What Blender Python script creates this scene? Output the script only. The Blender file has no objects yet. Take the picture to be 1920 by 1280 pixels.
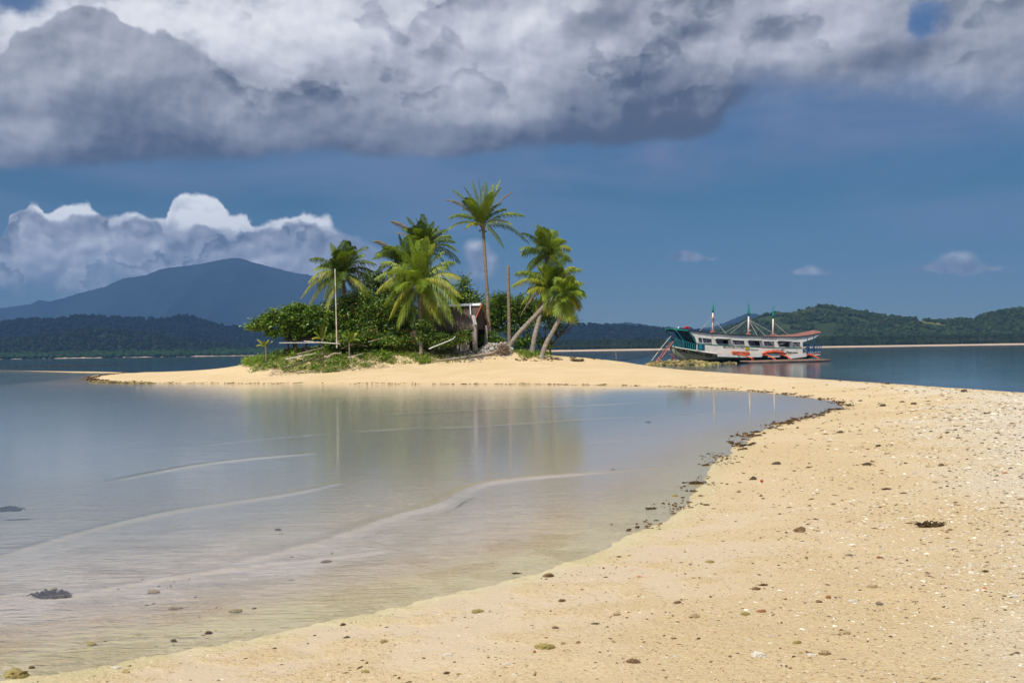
import bpy, math, random
import numpy as np
from mathutils import Vector, Matrix, Euler

SC = bpy.context.scene
COL = SC.collection
rad = math.radians

# ------------------------------------------------------------------ camera
F = 1867.0                       # focal length in source pixels (1920 wide)
EYE = Vector((0.0, 0.0, 2.0))
PITCH, ROLL = rad(0.552), rad(-0.835)
cam_data = bpy.data.cameras.new('camera')
cam_data.sensor_width = 36.0
cam_data.lens = 36.0 * F / 1920.0
cam_data.clip_start = 0.1
cam_data.clip_end = 60000.0
cam = bpy.data.objects.new('camera', cam_data)
COL.objects.link(cam)
CM = Matrix.Rotation(rad(90) + PITCH, 4, 'X') @ Matrix.Rotation(ROLL, 4, 'Z')
cam.matrix_world = Matrix.Translation(EYE) @ CM
SC.camera = cam
CM3 = CM.to_3x3()

def ray(px, py):
    return (CM3 @ Vector(((px - 960) / F, (640 - py) / F, -1.0))).normalized()
def P(px, py, z=0.0):
    d = ray(px, py)
    return EYE + d * ((z - EYE.z) / d.z)
def at(px, py, Y):
    d = ray(px, py)
    return EYE + d * (Y / d.y)
def uv(px, py):
    d = ray(px, py)
    return math.atan2(d.x, d.y), d.z / math.hypot(d.x, d.y)

# ------------------------------------------------------------------ sun
SUN_AZ, SUN_EL = rad(-150), rad(50)       # azimuth from +Y towards +X (sun is behind and left of the camera)
sun_dir = Vector((math.sin(SUN_AZ) * math.cos(SUN_EL), math.cos(SUN_AZ) * math.cos(SUN_EL), math.sin(SUN_EL)))
sl = bpy.data.lights.new('sun', 'SUN')
sl.energy = 4.6
sl.angle = rad(0.5)
sl.color = (1.0, 0.95, 0.86)
sun = bpy.data.objects.new('sun', sl)
COL.objects.link(sun)
sun.rotation_euler = sun_dir.to_track_quat('Z', 'Y').to_euler()

SC.view_settings.view_transform = 'Standard'
SC.view_settings.look = 'None'
SC.view_settings.exposure = 0.0
SC.view_settings.gamma = 1.0
SC.render.engine = 'CYCLES'
SC.cycles.use_denoising = True
SC.cycles.use_adaptive_sampling = True
SC.cycles.adaptive_threshold = 0.016
SC.cycles.adaptive_min_samples = 24
SC.cycles.max_bounces = 8
SC.cycles.transparent_max_bounces = 24
SC.cycles.volume_bounces = 0
SC.cycles.caustics_reflective = False
SC.cycles.caustics_refractive = False

# ------------------------------------------------------------------ node helper
class NT:
    def __init__(self, tree):
        self.t = tree
    def n(self, kind, **kw):
        nd = self.t.nodes.new(kind)
        for k, v in kw.items():
            setattr(nd, k, v)
        return nd
    def put(self, sock, v):
        if isinstance(v, bpy.types.NodeSocket):
            self.t.links.new(v, sock)
        elif v is not None:
            if sock.type == 'RGBA' and len(v) == 3:
                v = (*v, 1.0)
            sock.default_value = v
    def m(self, op, a, b=None, c=None, clamp=False):
        nd = self.n('ShaderNodeMath', operation=op, use_clamp=clamp)
        for i, v in enumerate((a, b, c)):
            if v is not None:
                self.put(nd.inputs[i], v)
        return nd.outputs[0]
    def vm(self, op, a, b=None, c=None, out=0):
        nd = self.n('ShaderNodeVectorMath', operation=op)
        for i, v in enumerate((a, b, c)):
            if v is not None:
                self.put(nd.inputs[i], v)
        return nd.outputs[out]
    def noise(self, vec, scale, detail=4, rough=0.5, dist=0.0, out=0, dim='3D', lac=2.0):
        nd = self.n('ShaderNodeTexNoise', noise_dimensions=dim)
        self.put(nd.inputs['Vector'], vec)
        self.put(nd.inputs['Scale'], scale)
        self.put(nd.inputs['Detail'], detail)
        self.put(nd.inputs['Roughness'], rough)
        self.put(nd.inputs['Distortion'], dist)
        self.put(nd.inputs['Lacunarity'], lac)
        return nd.outputs[out]
    def voro(self, vec, scale, feature='SMOOTH_F1', smooth=0.5, out='Distance', rnd=1.0):
        nd = self.n('ShaderNodeTexVoronoi', feature=feature)
        self.put(nd.inputs['Vector'], vec)
        self.put(nd.inputs['Scale'], scale)
        self.put(nd.inputs['Randomness'], rnd)
        if feature == 'SMOOTH_F1':
            self.put(nd.inputs['Smoothness'], smooth)
        return nd.outputs[out]
    def ss(self, x, a, b):                      # smoothstep a..b -> 0..1
        nd = self.n('ShaderNodeMapRange', interpolation_type='SMOOTHSTEP')
        self.put(nd.inputs[0], x); self.put(nd.inputs[1], a); self.put(nd.inputs[2], b)
        return nd.outputs[0]
    def lin(self, x, a, b, c=0.0, d=1.0):
        nd = self.n('ShaderNodeMapRange')
        for i, v in enumerate((x, a, b, c, d)):
            self.put(nd.inputs[i], v)
        return nd.outputs[0]
    def mix(self, f, a, b, mode='MIX'):
        nd = self.n('ShaderNodeMix', data_type='RGBA', blend_type=mode)
        self.put(nd.inputs[0], f); self.put(nd.inputs[6], a); self.put(nd.inputs[7], b)
        return nd.outputs[2]
    def ramp(self, x, stops, interp='LINEAR'):
        nd = self.n('ShaderNodeValToRGB')
        cr = nd.color_ramp
        cr.interpolation = interp
        while len(cr.elements) < len(stops):
            cr.elements.new(0.5)
        for e, (p, c) in zip(cr.elements, stops):
            e.position = p
            e.color = (*c, 1.0) if len(c) == 3 else c
        self.put(nd.inputs[0], x)
        return nd.outputs[0]
    def curve(self, x, pts):
        xs = [p[0] for p in pts]; ys = [p[1] for p in pts]
        x0, x1, y0, y1 = min(xs), max(xs), min(ys), max(ys)
        if y1 - y0 < 1e-9: y1 = y0 + 1e-6
        nd = self.n('ShaderNodeFloatCurve')
        cv = nd.mapping.curves[0]
        q = [((a - x0) / (x1 - x0), (b - y0) / (y1 - y0)) for a, b in pts]
        cv.points[0].location = q[0]; cv.points[1].location = q[-1]
        for p in q[1:-1]:
            cv.points.new(*p)
        for p in cv.points:
            p.handle_type = 'AUTO_CLAMPED'
        nd.mapping.update()
        self.put(nd.inputs[0], 1.0)
        self.put(nd.inputs[1], self.lin(x, x0, x1))
        return self.m('MULTIPLY_ADD', nd.outputs[0], y1 - y0, y0)
    def link(self, a, b):
        self.t.links.new(a, b)

# ------------------------------------------------------------------ world: daylight sky with clouds
def srgb(r, g, b):
    f = lambda c: (c / 255 / 12.92) if c / 255 <= 0.04045 else ((c / 255 + 0.055) / 1.055) ** 2.4
    return (f(r), f(g), f(b))

world = bpy.data.worlds.new('World')
SC.world = world
world.use_nodes = True
world.cycles.sampling_method = 'MANUAL'
world.cycles.sample_map_resolution = 512
wt = world.node_tree
wt.nodes.clear()
W = NT(wt)
STR = 0.10
def sky_c(r, g, b):                              # display colour -> radiance at background strength STR
    return tuple(c / STR for c in srgb(r, g, b))
tc = W.n('ShaderNodeTexCoord')
D = tc.outputs['Generated']
sep = W.n('ShaderNodeSeparateXYZ'); W.link(D, sep.inputs[0])
X_, Y_, Z_ = sep.outputs
Ua = W.m('ARCTAN2', X_, Y_)
Va = W.m('DIVIDE', Z_, W.m('SQRT', W.m('ADD', W.m('MULTIPLY', X_, X_), W.m('ADD', W.m('MULTIPLY', Y_, Y_), 1e-4))))
Va = W.m('MINIMUM', Va, 3.0)
cmb = W.n('ShaderNodeCombineXYZ'); W.put(cmb.inputs[0], Ua); W.put(cmb.inputs[1], Va)
UV = cmb.outputs[0]

def warp(vec, scale, amp, detail=5, rough=0.55, off=0.0):
    n = W.noise(W.vm('ADD', vec, (off, off * 1.7, 0)), scale, detail, rough, out=1, dim='2D')
    return W.vm('MULTIPLY_ADD', W.vm('SUBTRACT', n, (0.5, 0.5, 0.5)), (amp, amp, 0), vec)
def px_curve(vec, pts):
    """height of an outline, given in picture pixels, as a function of azimuth"""
    s = W.n('ShaderNodeSeparateXYZ'); W.link(vec, s.inputs[0])
    q = [uv(a, b) for a, b in pts]
    return s.outputs[0], s.outputs[1], W.curve(s.outputs[0], q)
def blob(vec, px, py, rx, ry):
    u, v = uv(px, py)
    q = W.vm('MULTIPLY_ADD', vec, (F / rx, F / ry, 0), (-u * F / rx, -v * F / ry, 0))
    return W.m('POWER', math.exp(-1), W.vm('DOT_PRODUCT', q, q, out=1))
def blobs(vec, lst):
    acc = None
    for (px, py, rx, ry, w) in lst:
        b = blob(vec, px, py, rx, ry)
        acc = W.m('MULTIPLY', b, w) if acc is None else W.m('MULTIPLY_ADD', b, w, acc)
    return acc
K = lambda n: n / F                              # pixels to tangent units
C3 = lambda n: W.vm('MULTIPLY', W.vm('ADD', UV, (3.1, 1.7, 0)), n)   # noise space
VN = lambda n: W.m('SUBTRACT', n, 0.5)

# base blue
sky = W.n('ShaderNodeTexSky', sky_type='NISHITA', sun_disc=False)
sky.sun_elevation = SUN_EL
sky.sun_rotation = SUN_AZ
sky.air_density = 1.0; sky.dust_density = 0.3; sky.ozone_density = 3.0
SKYFILE_SPLIT = 0
tint = W.ramp(W.lin(Va, 0.0, 0.5), [(0.0, (.50, .64, .72)), (0.12, (.40, .54, .58)), (0.30, (.18, .38, .44)), (0.55, (.38, .50, .66)), (1.0, (.55, .6, .7))])
base = W.mix(1.0, sky.outputs[0], tint, 'MULTIPLY')
# thin veils, long and level
vn = W.noise(W.vm('MULTIPLY', UV, (3.0, 16.0, 1)), 1.0, 6, 0.55, 0.4, dim='2D')
veil = W.m('MULTIPLY', W.ss(vn, 0.34, 0.68), 0.55)
veil = W.m('MULTIPLY', veil, W.ss(Va, 0.02, 0.10))
base = W.mix(veil, base, sky_c(128, 145, 178))
vn2 = W.noise(W.vm('ADD', W.vm('MULTIPLY', UV, (5.0, 11.0, 1)), (4, 2, 0)), 1.0, 7, 0.6, 0.2, dim='2D')
pv = W.m('MULTIPLY', blobs(UV, [(1500, 270, 330, 75, 1.0), (1000, 330, 420, 50, .6), (200, 335, 260, 30, .8), (1250, 290, 80, 30, .8)]), W.ss(vn2, 0.3, 0.7))
base = W.mix(W.m('MULTIPLY', pv, 0.62, clamp=True), base, sky_c(126, 134, 165))

# relief: brighter where the cloud field falls off towards the light
def relief(vec, scale, detail, rough, k, seed, aspect=1.5, dx=-9, dy=14, lac=2.1):
    v0 = W.vm('ADD', W.vm('MULTIPLY', vec, (1, aspect, 1)), (seed, seed * .7, 0))
    a = W.noise(v0, scale, detail, rough, lac=lac, dim='2D')
    b = W.noise(W.vm('ADD', v0, (K(dx), K(dy) * aspect, 0)), scale, detail, rough, lac=lac, dim='2D')
    return W.m('MULTIPLY', W.m('SUBTRACT', a, b), k), a
def puffs(vec, scale, detail, rough, k, seed, aspect=1.3, dx=-9, dy=14, smooth=0.25):
    """rounded cauliflower lumps lit from the upper left"""
    def f(v):
        nd = W.n('ShaderNodeTexVoronoi', feature='SMOOTH_F1', voronoi_dimensions='2D', normalize=True)
        W.put(nd.inputs['Vector'], v); W.put(nd.inputs['Scale'], scale)
        W.put(nd.inputs['Detail'], detail); W.put(nd.inputs['Roughness'], rough)
        W.put(nd.inputs['Smoothness'], smooth)
        return nd.outputs['Distance']
    v0 = W.vm('ADD', W.vm('MULTIPLY', vec, (1, aspect, 1)), (seed, seed * .7, 0))
    a = f(v0); b = f(W.vm('ADD', v0, (K(dx), K(dy) * aspect, 0)))
    return W.m('MULTIPLY', W.m('SUBTRACT', b, a), k), W.m('SUBTRACT', 1.0, a)

def shelf(vec, scale, detail, thr, A, seed, aspect=1.25, rough=.5, dx=-6, dy=26, depth=.10, soft=.018):
    """grey lobes standing in front of brighter cloud: crisp upper edge, fading downwards"""
    v0 = W.vm('ADD', W.vm('MULTIPLY', vec, (1, aspect, 1)), (seed, seed * .7, 0))
    a = W.noise(v0, scale, detail, rough, dim='2D')
    b = W.noise(W.vm('ADD', v0, (K(dx), K(dy) * aspect, 0)), scale, 2.0, .4, dim='2D')
    topf = W.ss(W.m('SUBTRACT', a, b), -.02, .05)
    body = W.ss(a, thr - .004, thr + soft)
    fade = W.m('SUBTRACT', 1.0, W.ss(a, thr + soft * .6, thr + depth))
    return W.m('MULTIPLY', W.m('MULTIPLY', body, fade), W.m('MULTIPLY', topf, -A))
CL = [(0.0, sky_c(52, 54, 62)), (0.22, sky_c(92, 93, 104)), (0.45, sky_c(146, 147, 156)), (0.65, sky_c(190, 190, 198)), (0.85, sky_c(230, 230, 234)), (1.0, sky_c(255, 255, 253))]
CL = [(q, tuple(v * (1.02 + .18 * q) for v in c)) for q, c in CL]
CLB = [(q, tuple(v * 1.22 for v in c)) for q, c in CL]

# ---- cumulus bank above the far mountain
wv = warp(UV, 20, K(40), 7, 0.62, 5.0)
billow = W.m('SUBTRACT', 1.0, puffs(warp(UV, 20, K(20), 3, .5, 2.0), 24, 2.0, .5, 1.0, 1.0)[1])
su, sv, top = px_curve(wv, [(-260, 440), (-100, 420), (0, 436), (22, 404), (46, 396), (62, 380), (78, 380), (92, 398), (108, 390), (124, 380), (160, 380), (178, 396), (205, 408), (228, 402), (262, 396), (290, 402), (310, 402), (322, 382), (340, 370), (388, 370), (425, 388), (440, 398), (464, 400), (474, 418), (510, 412), (556, 408), (574, 397), (604, 397), (626, 412), (645, 432), (690, 445), (730, 480), (780, 530), (850, 600), (900, 650)])
dtop = W.m('ADD', W.m('SUBTRACT', top, sv), W.m('MULTIPLY', W.m('SUBTRACT', 0.35, billow), K(30)))
edge_soft = W.m('MULTIPLY_ADD', W.ss(su, uv(560, 0)[0], uv(760, 0)[0]), K(40), K(9.0))
a_bank = W.ss(W.m('DIVIDE', dtop, edge_soft), 0.0, 1.0)
n_low = W.noise(UV, 14, 6, 0.6, dim='2D')
low_edge = W.m('MULTIPLY_ADD', VN(n_low), K(150), W.m('SUBTRACT', sv, uv(300, 538)[1]))
a_bank = W.m('MULTIPLY', a_bank, W.ss(low_edge, K(-30), K(40)))
rl, na = puffs(wv, 26, 2.0, 0.5, 0.9, 1.3, 1.2, -6, 9)
rl2, nb = relief(wv, 10, 4, 0.5, 1.1, 8.3, 1.4)
lum = W.m('ADD', 0.56, W.m('ADD', rl, rl2))
rim = W.m('SUBTRACT', 1.0, W.ss(dtop, K(4), K(38)))
lum = W.m('MULTIPLY_ADD', rim, 0.30, lum)
lum = W.m('ADD', lum, blobs(wv, [(385, 420, 65, 36, .50), (125, 405, 42, 34, .42), (585, 415, 55, 14, .38), (500, 430, 60, 12, .22), (150, 440, 22, 22, .3), (270, 405, 30, 12, .3),
    (90, 430, 55, 24, -.34), (250, 445, 52, 26, -.36), (170, 410, 34, 12, -.22), (420, 452, 60, 16, -.34), (530, 455, 60, 20, -.34), (300, 440, 30, 20, -.26), (640, 470, 60, 30, -.20),
    (100, 490, 160, 30, -.10), (215, 500, 45, 28, .16), (480, 490, 120, 20, .08)]))
pg, pgf = puffs(wv, 30, 1.5, .5, .7, 7.7, 1.1, -6, 9, .25)
iu, iv, itop = px_curve(wv, [(-200, 430), (0, 440), (20, 408), (50, 396), (90, 410), (116, 420), (132, 403), (160, 398), (190, 403), (210, 424), (235, 413), (270, 409), (300, 424), (314, 448), (334, 452), (362, 440), (400, 428), (430, 440), (452, 430), (490, 426), (520, 434), (545, 421), (590, 423), (615, 440), (650, 448), (720, 475), (850, 520)])
idp = W.m('MULTIPLY_ADD', W.m('SUBTRACT', pgf, .62), K(46), W.m('SUBTRACT', itop, iv))
imask = W.ss(idp, K(-5), K(11))
ilum = W.m('ADD', W.m('MULTIPLY_ADD', W.ss(idp, K(6), K(62)), 0.22, 0.47), W.m('ADD', W.m('ADD', pg, shelf(UV, 14, 6, .48, .22, 1.9, 1.2, .55, -4, 14)), W.m('MULTIPLY', rl2, 1.0)))
lum = W.m('ADD', W.m('MULTIPLY', imask, ilum), W.m('MULTIPLY', W.m('SUBTRACT', 1.0, imask), W.m('SMOOTH_MAX', W.m('ADD', lum, .02), .66, .2)))
c_bank = W.ramp(lum, CLB)
out = W.mix(W.m('MULTIPLY', a_bank, 0.96), base, c_bank)

# ---- small puffs over the sea
pw = warp(UV, 30, K(26), 6, 0.6, 3.0)
rp, _ = relief(pw, 26, 3, 0.45, 1.2, 4.0, 1.2)
PUFF = [(1283, 482, 32, 12, 1.0), (1335, 483, 26, 5, .6), (1510, 508, 30, 11, 1.0), (1560, 512, 26, 5, .45), (1795, 490, 34, 20, 1.1), (1740, 505, 55, 10, .7), (1850, 505, 50, 8, .6), (1650, 510, 22, 6, .45), (890, 470, 26, 26, 1.0), (915, 495, 30, 26, .8), (880, 520, 40, 20, .45)]
pf = blobs(pw, PUFF)
pl = W.m('ADD', W.m('ADD', 0.62, rp), blobs(UV, [(1800, 480, 26, 12, .25), (892, 462, 24, 14, .34), (1283, 476, 30, 6, .06), (1510, 503, 26, 6, .06)]))
out = W.mix(W.m('MULTIPLY', W.ss(pf, 0.28, 0.85), 0.8), out, W.ramp(pl, CL))

# ---- the great cloud overhead
bw = warp(UV, 6, K(70), 5, 0.5, 11.0)
gb = warp(UV, 4.5, K(44), 7, 0.6, 1.0)
bu, bv, bot = px_curve(gb, [(-300, 310), (0, 318), (200, 310), (400, 300), (620, 293), (780, 302), (900, 287), (1080, 276), (1220, 270), (1300, 264), (1345, 246), (1378, 208), (1430, 188), (1560, 195), (1700, 190), (1800, 205), (1920, 225), (2300, 250)])
pu0, pf0 = puffs(UV, 15, 2.0, .5, 1.0, 3.3, 1.4, -8, 10, .3)
hb = W.m('MULTIPLY_ADD', W.m('SUBTRACT', pf0, .62), K(30), W.m('SUBTRACT', bv, bot))
hardness = W.m('MULTIPLY_ADD', W.ss(bu, uv(1310, 0)[0], uv(1430, 0)[0]), K(85), K(20))
wn = W.noise(W.vm('MULTIPLY', UV, (1, 1.8, 1)), 13, 7, 0.6, dim='2D')
hb2 = W.m('MULTIPLY_ADD', VN(wn), hardness, hb)
a_big = W.ss(W.m('DIVIDE', hb2, hardness), -0.35, 0.85)
# gaps of blue: the hole near the right top and the top-left corner
gw = warp(UV, 16, K(95), 6, .62, 7.0)
gap = W.m('ADD', blob(gw, 1735, 28, 36, 34), W.m('ADD', blob(gw, 20, -6, 90, 40), blob(gw, 1390, 215, 46, 26)))
a_big = W.m('MULTIPLY', a_big, W.m('SUBTRACT', 1.0, W.ss(gap, 0.30, 0.95)))
h = W.m('DIVIDE', hb, K(300))
# white back layer, upper edge brilliant
r1, f1 = puffs(bw, 8, 1.5, 0.5, 0.38, 2.0, 1.15, -14, 20, .5)
r2, f2 = relief(bw, 12, 6, 0.5, 0.65, 6.0, 1.15, -10, 14)
r3, f3 = relief(bw, 3.6, 4, 0.45, 1.0, 9.0, 1.35, -40, 55)
bigL = W.m('ADD', W.m('ADD', W.m('ADD', r1, r2), r3), W.m('MULTIPLY', pu0, .10))
shf = W.m('ADD', W.m('ADD', shelf(UV, 6, 6, .50, .17, 2.4, soft=.035, depth=.16), shelf(UV, 10, 5, .52, .12, 5.1, soft=.03, depth=.14)), shelf(UV, 4, 6, .45, .16, 8.2, soft=.04, depth=.2))
shf = W.m('MULTIPLY', shf, W.ss(h, .10, .40))
bigL = W.m('ADD', bigL, shf)
dk = W.ramp(h, [(0.0, (.20,) * 3), (.07, (.24,) * 3), (.16, (.38,) * 3), (.32, (.47,) * 3), (.55, (.54,) * 3), (.8, (.62,) * 3), (1.0, (.68,) * 3)])
rightside = W.ss(bu, uv(1320, 0)[0], uv(1450, 0)[0])
dk = W.m('MAXIMUM', dk, W.m('MULTIPLY', rightside, 0.47))
bigL = W.m('ADD', bigL, dk)
bigL = W.m('ADD', bigL, blobs(bw, [(640, 50, 170, 60, .18), (480, 70, 90, 60, .10), (1000, 40, 260, 70, .10), (1480, 70, 240, 55, .24), (1820, 120, 130, 60, .14), (890, 150, 200, 60, .08),
    (430, 205, 80, 26, .13), (930, 215, 80, 22, .12), (60, 215, 40, 30, .12), (500, 265, 90, 16, .08), (1130, 100, 110, 60, .05),
    (250, 190, 170, 70, -.10), (60, 270, 120, 40, -.04), (1250, 190, 110, 50, -.10), (760, 240, 260, 30, -.10), (1310, 60, 70, 20, -.28), (1455, 60, 46, 26, -.22), (1650, 110, 120, 26, -.20), (1150, 45, 40, 26, -.2), (1130, 250, 220, 26, -.06), (1500, 165, 140, 30, -.12)]))
# front grey mass, crisp lumpy top against the white behind it
fw = warp(UV, 20, K(34), 7, .6, 14.0)
fu, fv, ft = px_curve(fw, [(-200, 110), (0, 105), (22, 78), (70, 54), (105, 30), (175, 16), (208, 24), (236, 58), (268, 64), (302, 60), (330, 74), (362, 92), (395, 130), (430, 165), (520, 210), (560, 300)])
pu1, pf1 = puffs(UV, 22, 2.0, .55, 1.0, 5.3, 1.1, -8, 10, .2)
fd = W.m('MULTIPLY_ADD', W.m('SUBTRACT', pf1, .60), K(44), W.m('SUBTRACT', ft, fv))
fa = W.m('MULTIPLY', W.ss(fd, K(-3), K(7)), W.m('SUBTRACT', 1.0, W.ss(fu, uv(360, 0)[0], uv(470, 0)[0])))
fl = W.m('ADD', W.m('ADD', W.m('MULTIPLY', pu1, .18), W.m('ADD', W.m('MULTIPLY', r1, .8), r2)), W.m('ADD', r3, W.ramp(h, [(0.0, (.20,) * 3), (.08, (.25,) * 3), (.22, (.38,) * 3), (.45, (.48,) * 3), (.95, (.56,) * 3)])))
fl = W.m('ADD', fl, blobs(bw, [(250, 200, 160, 60, -.10), (430, 205, 80, 26, .13), (60, 205, 40, 60, .12), (150, 110, 120, 60, .04)]))
backL = W.m('MULTIPLY_ADD', blobs(UV, [(180, 20, 330, 110, 1.0)]), 0.24, bigL)
L = W.mix(fa, backL, fl)
L = W.m('SMOOTH_MIN', W.m('SMOOTH_MAX', L, 0.15, 0.12), 0.97, 0.2)
c_big = W.ramp(L, CL)
out = W.mix(a_big, out, c_big)
# below the level the sky stays the colour of the horizon
bg = W.n('ShaderNodeBackground'); W.put(bg.inputs[0], out); W.put(bg.inputs[1], STR)
wo = W.n('ShaderNodeOutputWorld'); W.link(bg.outputs[0], wo.inputs[0])

# ================================================================== helpers for objects
RNG = np.random.default_rng(7)
random.seed(7)

def mesh_np(name, V, Fq, smooth=True, attrs=None, midx=None):
    """V (n,3), Fq (m,k) all faces of k corners"""
    me = bpy.data.meshes.new(name)
    V = np.asarray(V, np.float32); Fq = np.asarray(Fq, np.int32)
    m, k = Fq.shape
    me.vertices.add(len(V)); me.vertices.foreach_set('co', V.ravel())
    me.loops.add(m * k); me.loops.foreach_set('vertex_index', Fq.ravel())
    me.polygons.add(m)
    me.polygons.foreach_set('loop_start', np.arange(0, m * k, k, dtype=np.int32))
    me.polygons.foreach_set('loop_total', np.full(m, k, np.int32))
    me.polygons.foreach_set('use_smooth', np.full(m, smooth, bool))
    if midx is not None:
        me.polygons.foreach_set('material_index', np.asarray(midx, np.int32))
    for an, (dom, arr) in (attrs or {}).items():
        arr = np.asarray(arr, np.float32)
        if arr.ndim == 1:
            a = me.attributes.new(an, 'FLOAT', dom); a.data.foreach_set('value', arr)
        else:
            a = me.attributes.new(an, 'FLOAT_COLOR', dom)
            if arr.shape[1] == 3:
                arr = np.hstack([arr, np.ones((len(arr), 1), np.float32)])
            a.data.foreach_set('color', arr.ravel())
    me.update(calc_edges=True)
    return me

def tag(o, label=None, cat=None, group=None, kind=None):
    if label: o['label'] = label
    if cat: o['category'] = cat
    if group: o['group'] = group
    if kind: o['kind'] = kind
    return o

def link(name, me, mats, parent=None):
    o = bpy.data.objects.new(name, me)
    COL.objects.link(o)
    for mt in (mats if isinstance(mats, (list, tuple)) else [mats]):
        me.materials.append(mt)
    if parent: o.parent = parent
    return o

def empty(name, loc, rz=0.0):
    o = bpy.data.objects.new(name, None)
    o.empty_display_size = 0.3
    COL.objects.link(o)
    o.location = loc; o.rotation_euler = (0, 0, rz)
    return o

class MB:
    """collects shapes, builds ONE mesh object"""
    def __init__(self):
        self.v = []; self.f = []; self.m = []; self.mi = 0
    def add(self, vs, fs):
        o = len(self.v)
        self.v += [tuple(p) for p in vs]
        self.f += [tuple(i + o for i in f) for f in fs]
        self.m += [self.mi] * len(fs)
    def box(self, c, size, R=None, taper=1.0):
        c = Vector(c); sx, sy, sz = (s / 2 for s in size)
        vs = []
        for z in (-1, 1):
            t = taper if z > 0 else 1.0
            for x, y in ((-1, -1), (1, -1), (1, 1), (-1, 1)):
                p = Vector((x * sx * t, y * sy * t, z * sz))
                vs.append(c + (R @ p if R else p))
        self.add(vs, [(3, 2, 1, 0), (4, 5, 6, 7), (0, 1, 5, 4), (1, 2, 6, 5), (2, 3, 7, 6), (3, 0, 4, 7)])
    def bar(self, a, b, w, h=None, up=Vector((0, 0, 1))):
        a = Vector(a); b = Vector(b); d = b - a; L = d.length
        if L < 1e-6: return
        z = d / L
        x = z.cross(up)
        if x.length < 1e-3: x = z.cross(Vector((0, 1, 0)))
        x.normalize(); y = z.cross(x)
        R = Matrix((x, y, z)).transposed()
        self.box((a + b) / 2, (w, h or w, L), R)
    def tube(self, pts, r, n=8, cap=True, jit=0.0):
        pts = [Vector(p) for p in pts]
        rs = list(r) if isinstance(r, (list, tuple)) else [r] * len(pts)
        vs = []; fs = []
        ref = None
        for i, p in enumerate(pts):
            d = (pts[min(i + 1, len(pts) - 1)] - pts[max(i - 1, 0)]).normalized()
            if ref is None:
                ref = d.orthogonal().normalized()
            x = (ref - d * ref.dot(d)).normalized(); y = d.cross(x); ref = x
            for k in range(n):
                a = 2 * math.pi * k / n
                rr = rs[i] * (1 + jit * (random.random() - .5))
                vs.append(p + (x * math.cos(a) + y * math.sin(a)) * rr)
        for i in range(len(pts) - 1):
            for k in range(n):
                fs.append((i * n + k, i * n + (k + 1) % n, (i + 1) * n + (k + 1) % n, (i + 1) * n + k))
        if cap:
            fs.append(tuple(reversed(range(n)))); fs.append(tuple(range((len(pts) - 1) * n, len(pts) * n)))
        self.add(vs, fs)
    def build(self, name, mats, parent=None, smooth=False, bevel=0.0):
        me = bpy.data.meshes.new(name)
        me.from_pydata(self.v, [], self.f)
        me.polygons.foreach_set('material_index', self.m)
        me.polygons.foreach_set('use_smooth', [smooth] * len(self.f))
        me.update()
        o = link(name, me, mats, parent)
        if bevel:
            b = o.modifiers.new('bevel', 'BEVEL'); b.width = bevel; b.segments = 1; b.limit_method = 'ANGLE'
        return o

# numpy value noise ------------------------------------------------
_PT = np.random.default_rng(3).random((256, 256)).astype(np.float64)
def vnoise(x, y):
    xi = np.floor(x).astype(int); yi = np.floor(y).astype(int)
    fx = x - xi; fy = y - yi
    fx = fx * fx * (3 - 2 * fx); fy = fy * fy * (3 - 2 * fy)
    a = _PT[xi & 255, yi & 255]; b = _PT[(xi + 1) & 255, yi & 255]
    c = _PT[xi & 255, (yi + 1) & 255]; d = _PT[(xi + 1) & 255, (yi + 1) & 255]
    return (a * (1 - fx) + b * fx) * (1 - fy) + (c * (1 - fx) + d * fx) * fy
def fbm(x, y, oct=4, rough=0.5):
    s = 0; a = 1; t = 0
    for i in range(oct):
        s = s + a * (vnoise(x * 2 ** i + 17.3 * i, y * 2 ** i + 9.1 * i) - 0.5); t += a; a *= rough
    return s / t * 2
def sstep(x, a, b):
    t = np.clip((x - a) / (b - a), 0, 1); return t * t * (3 - 2 * t)

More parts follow.
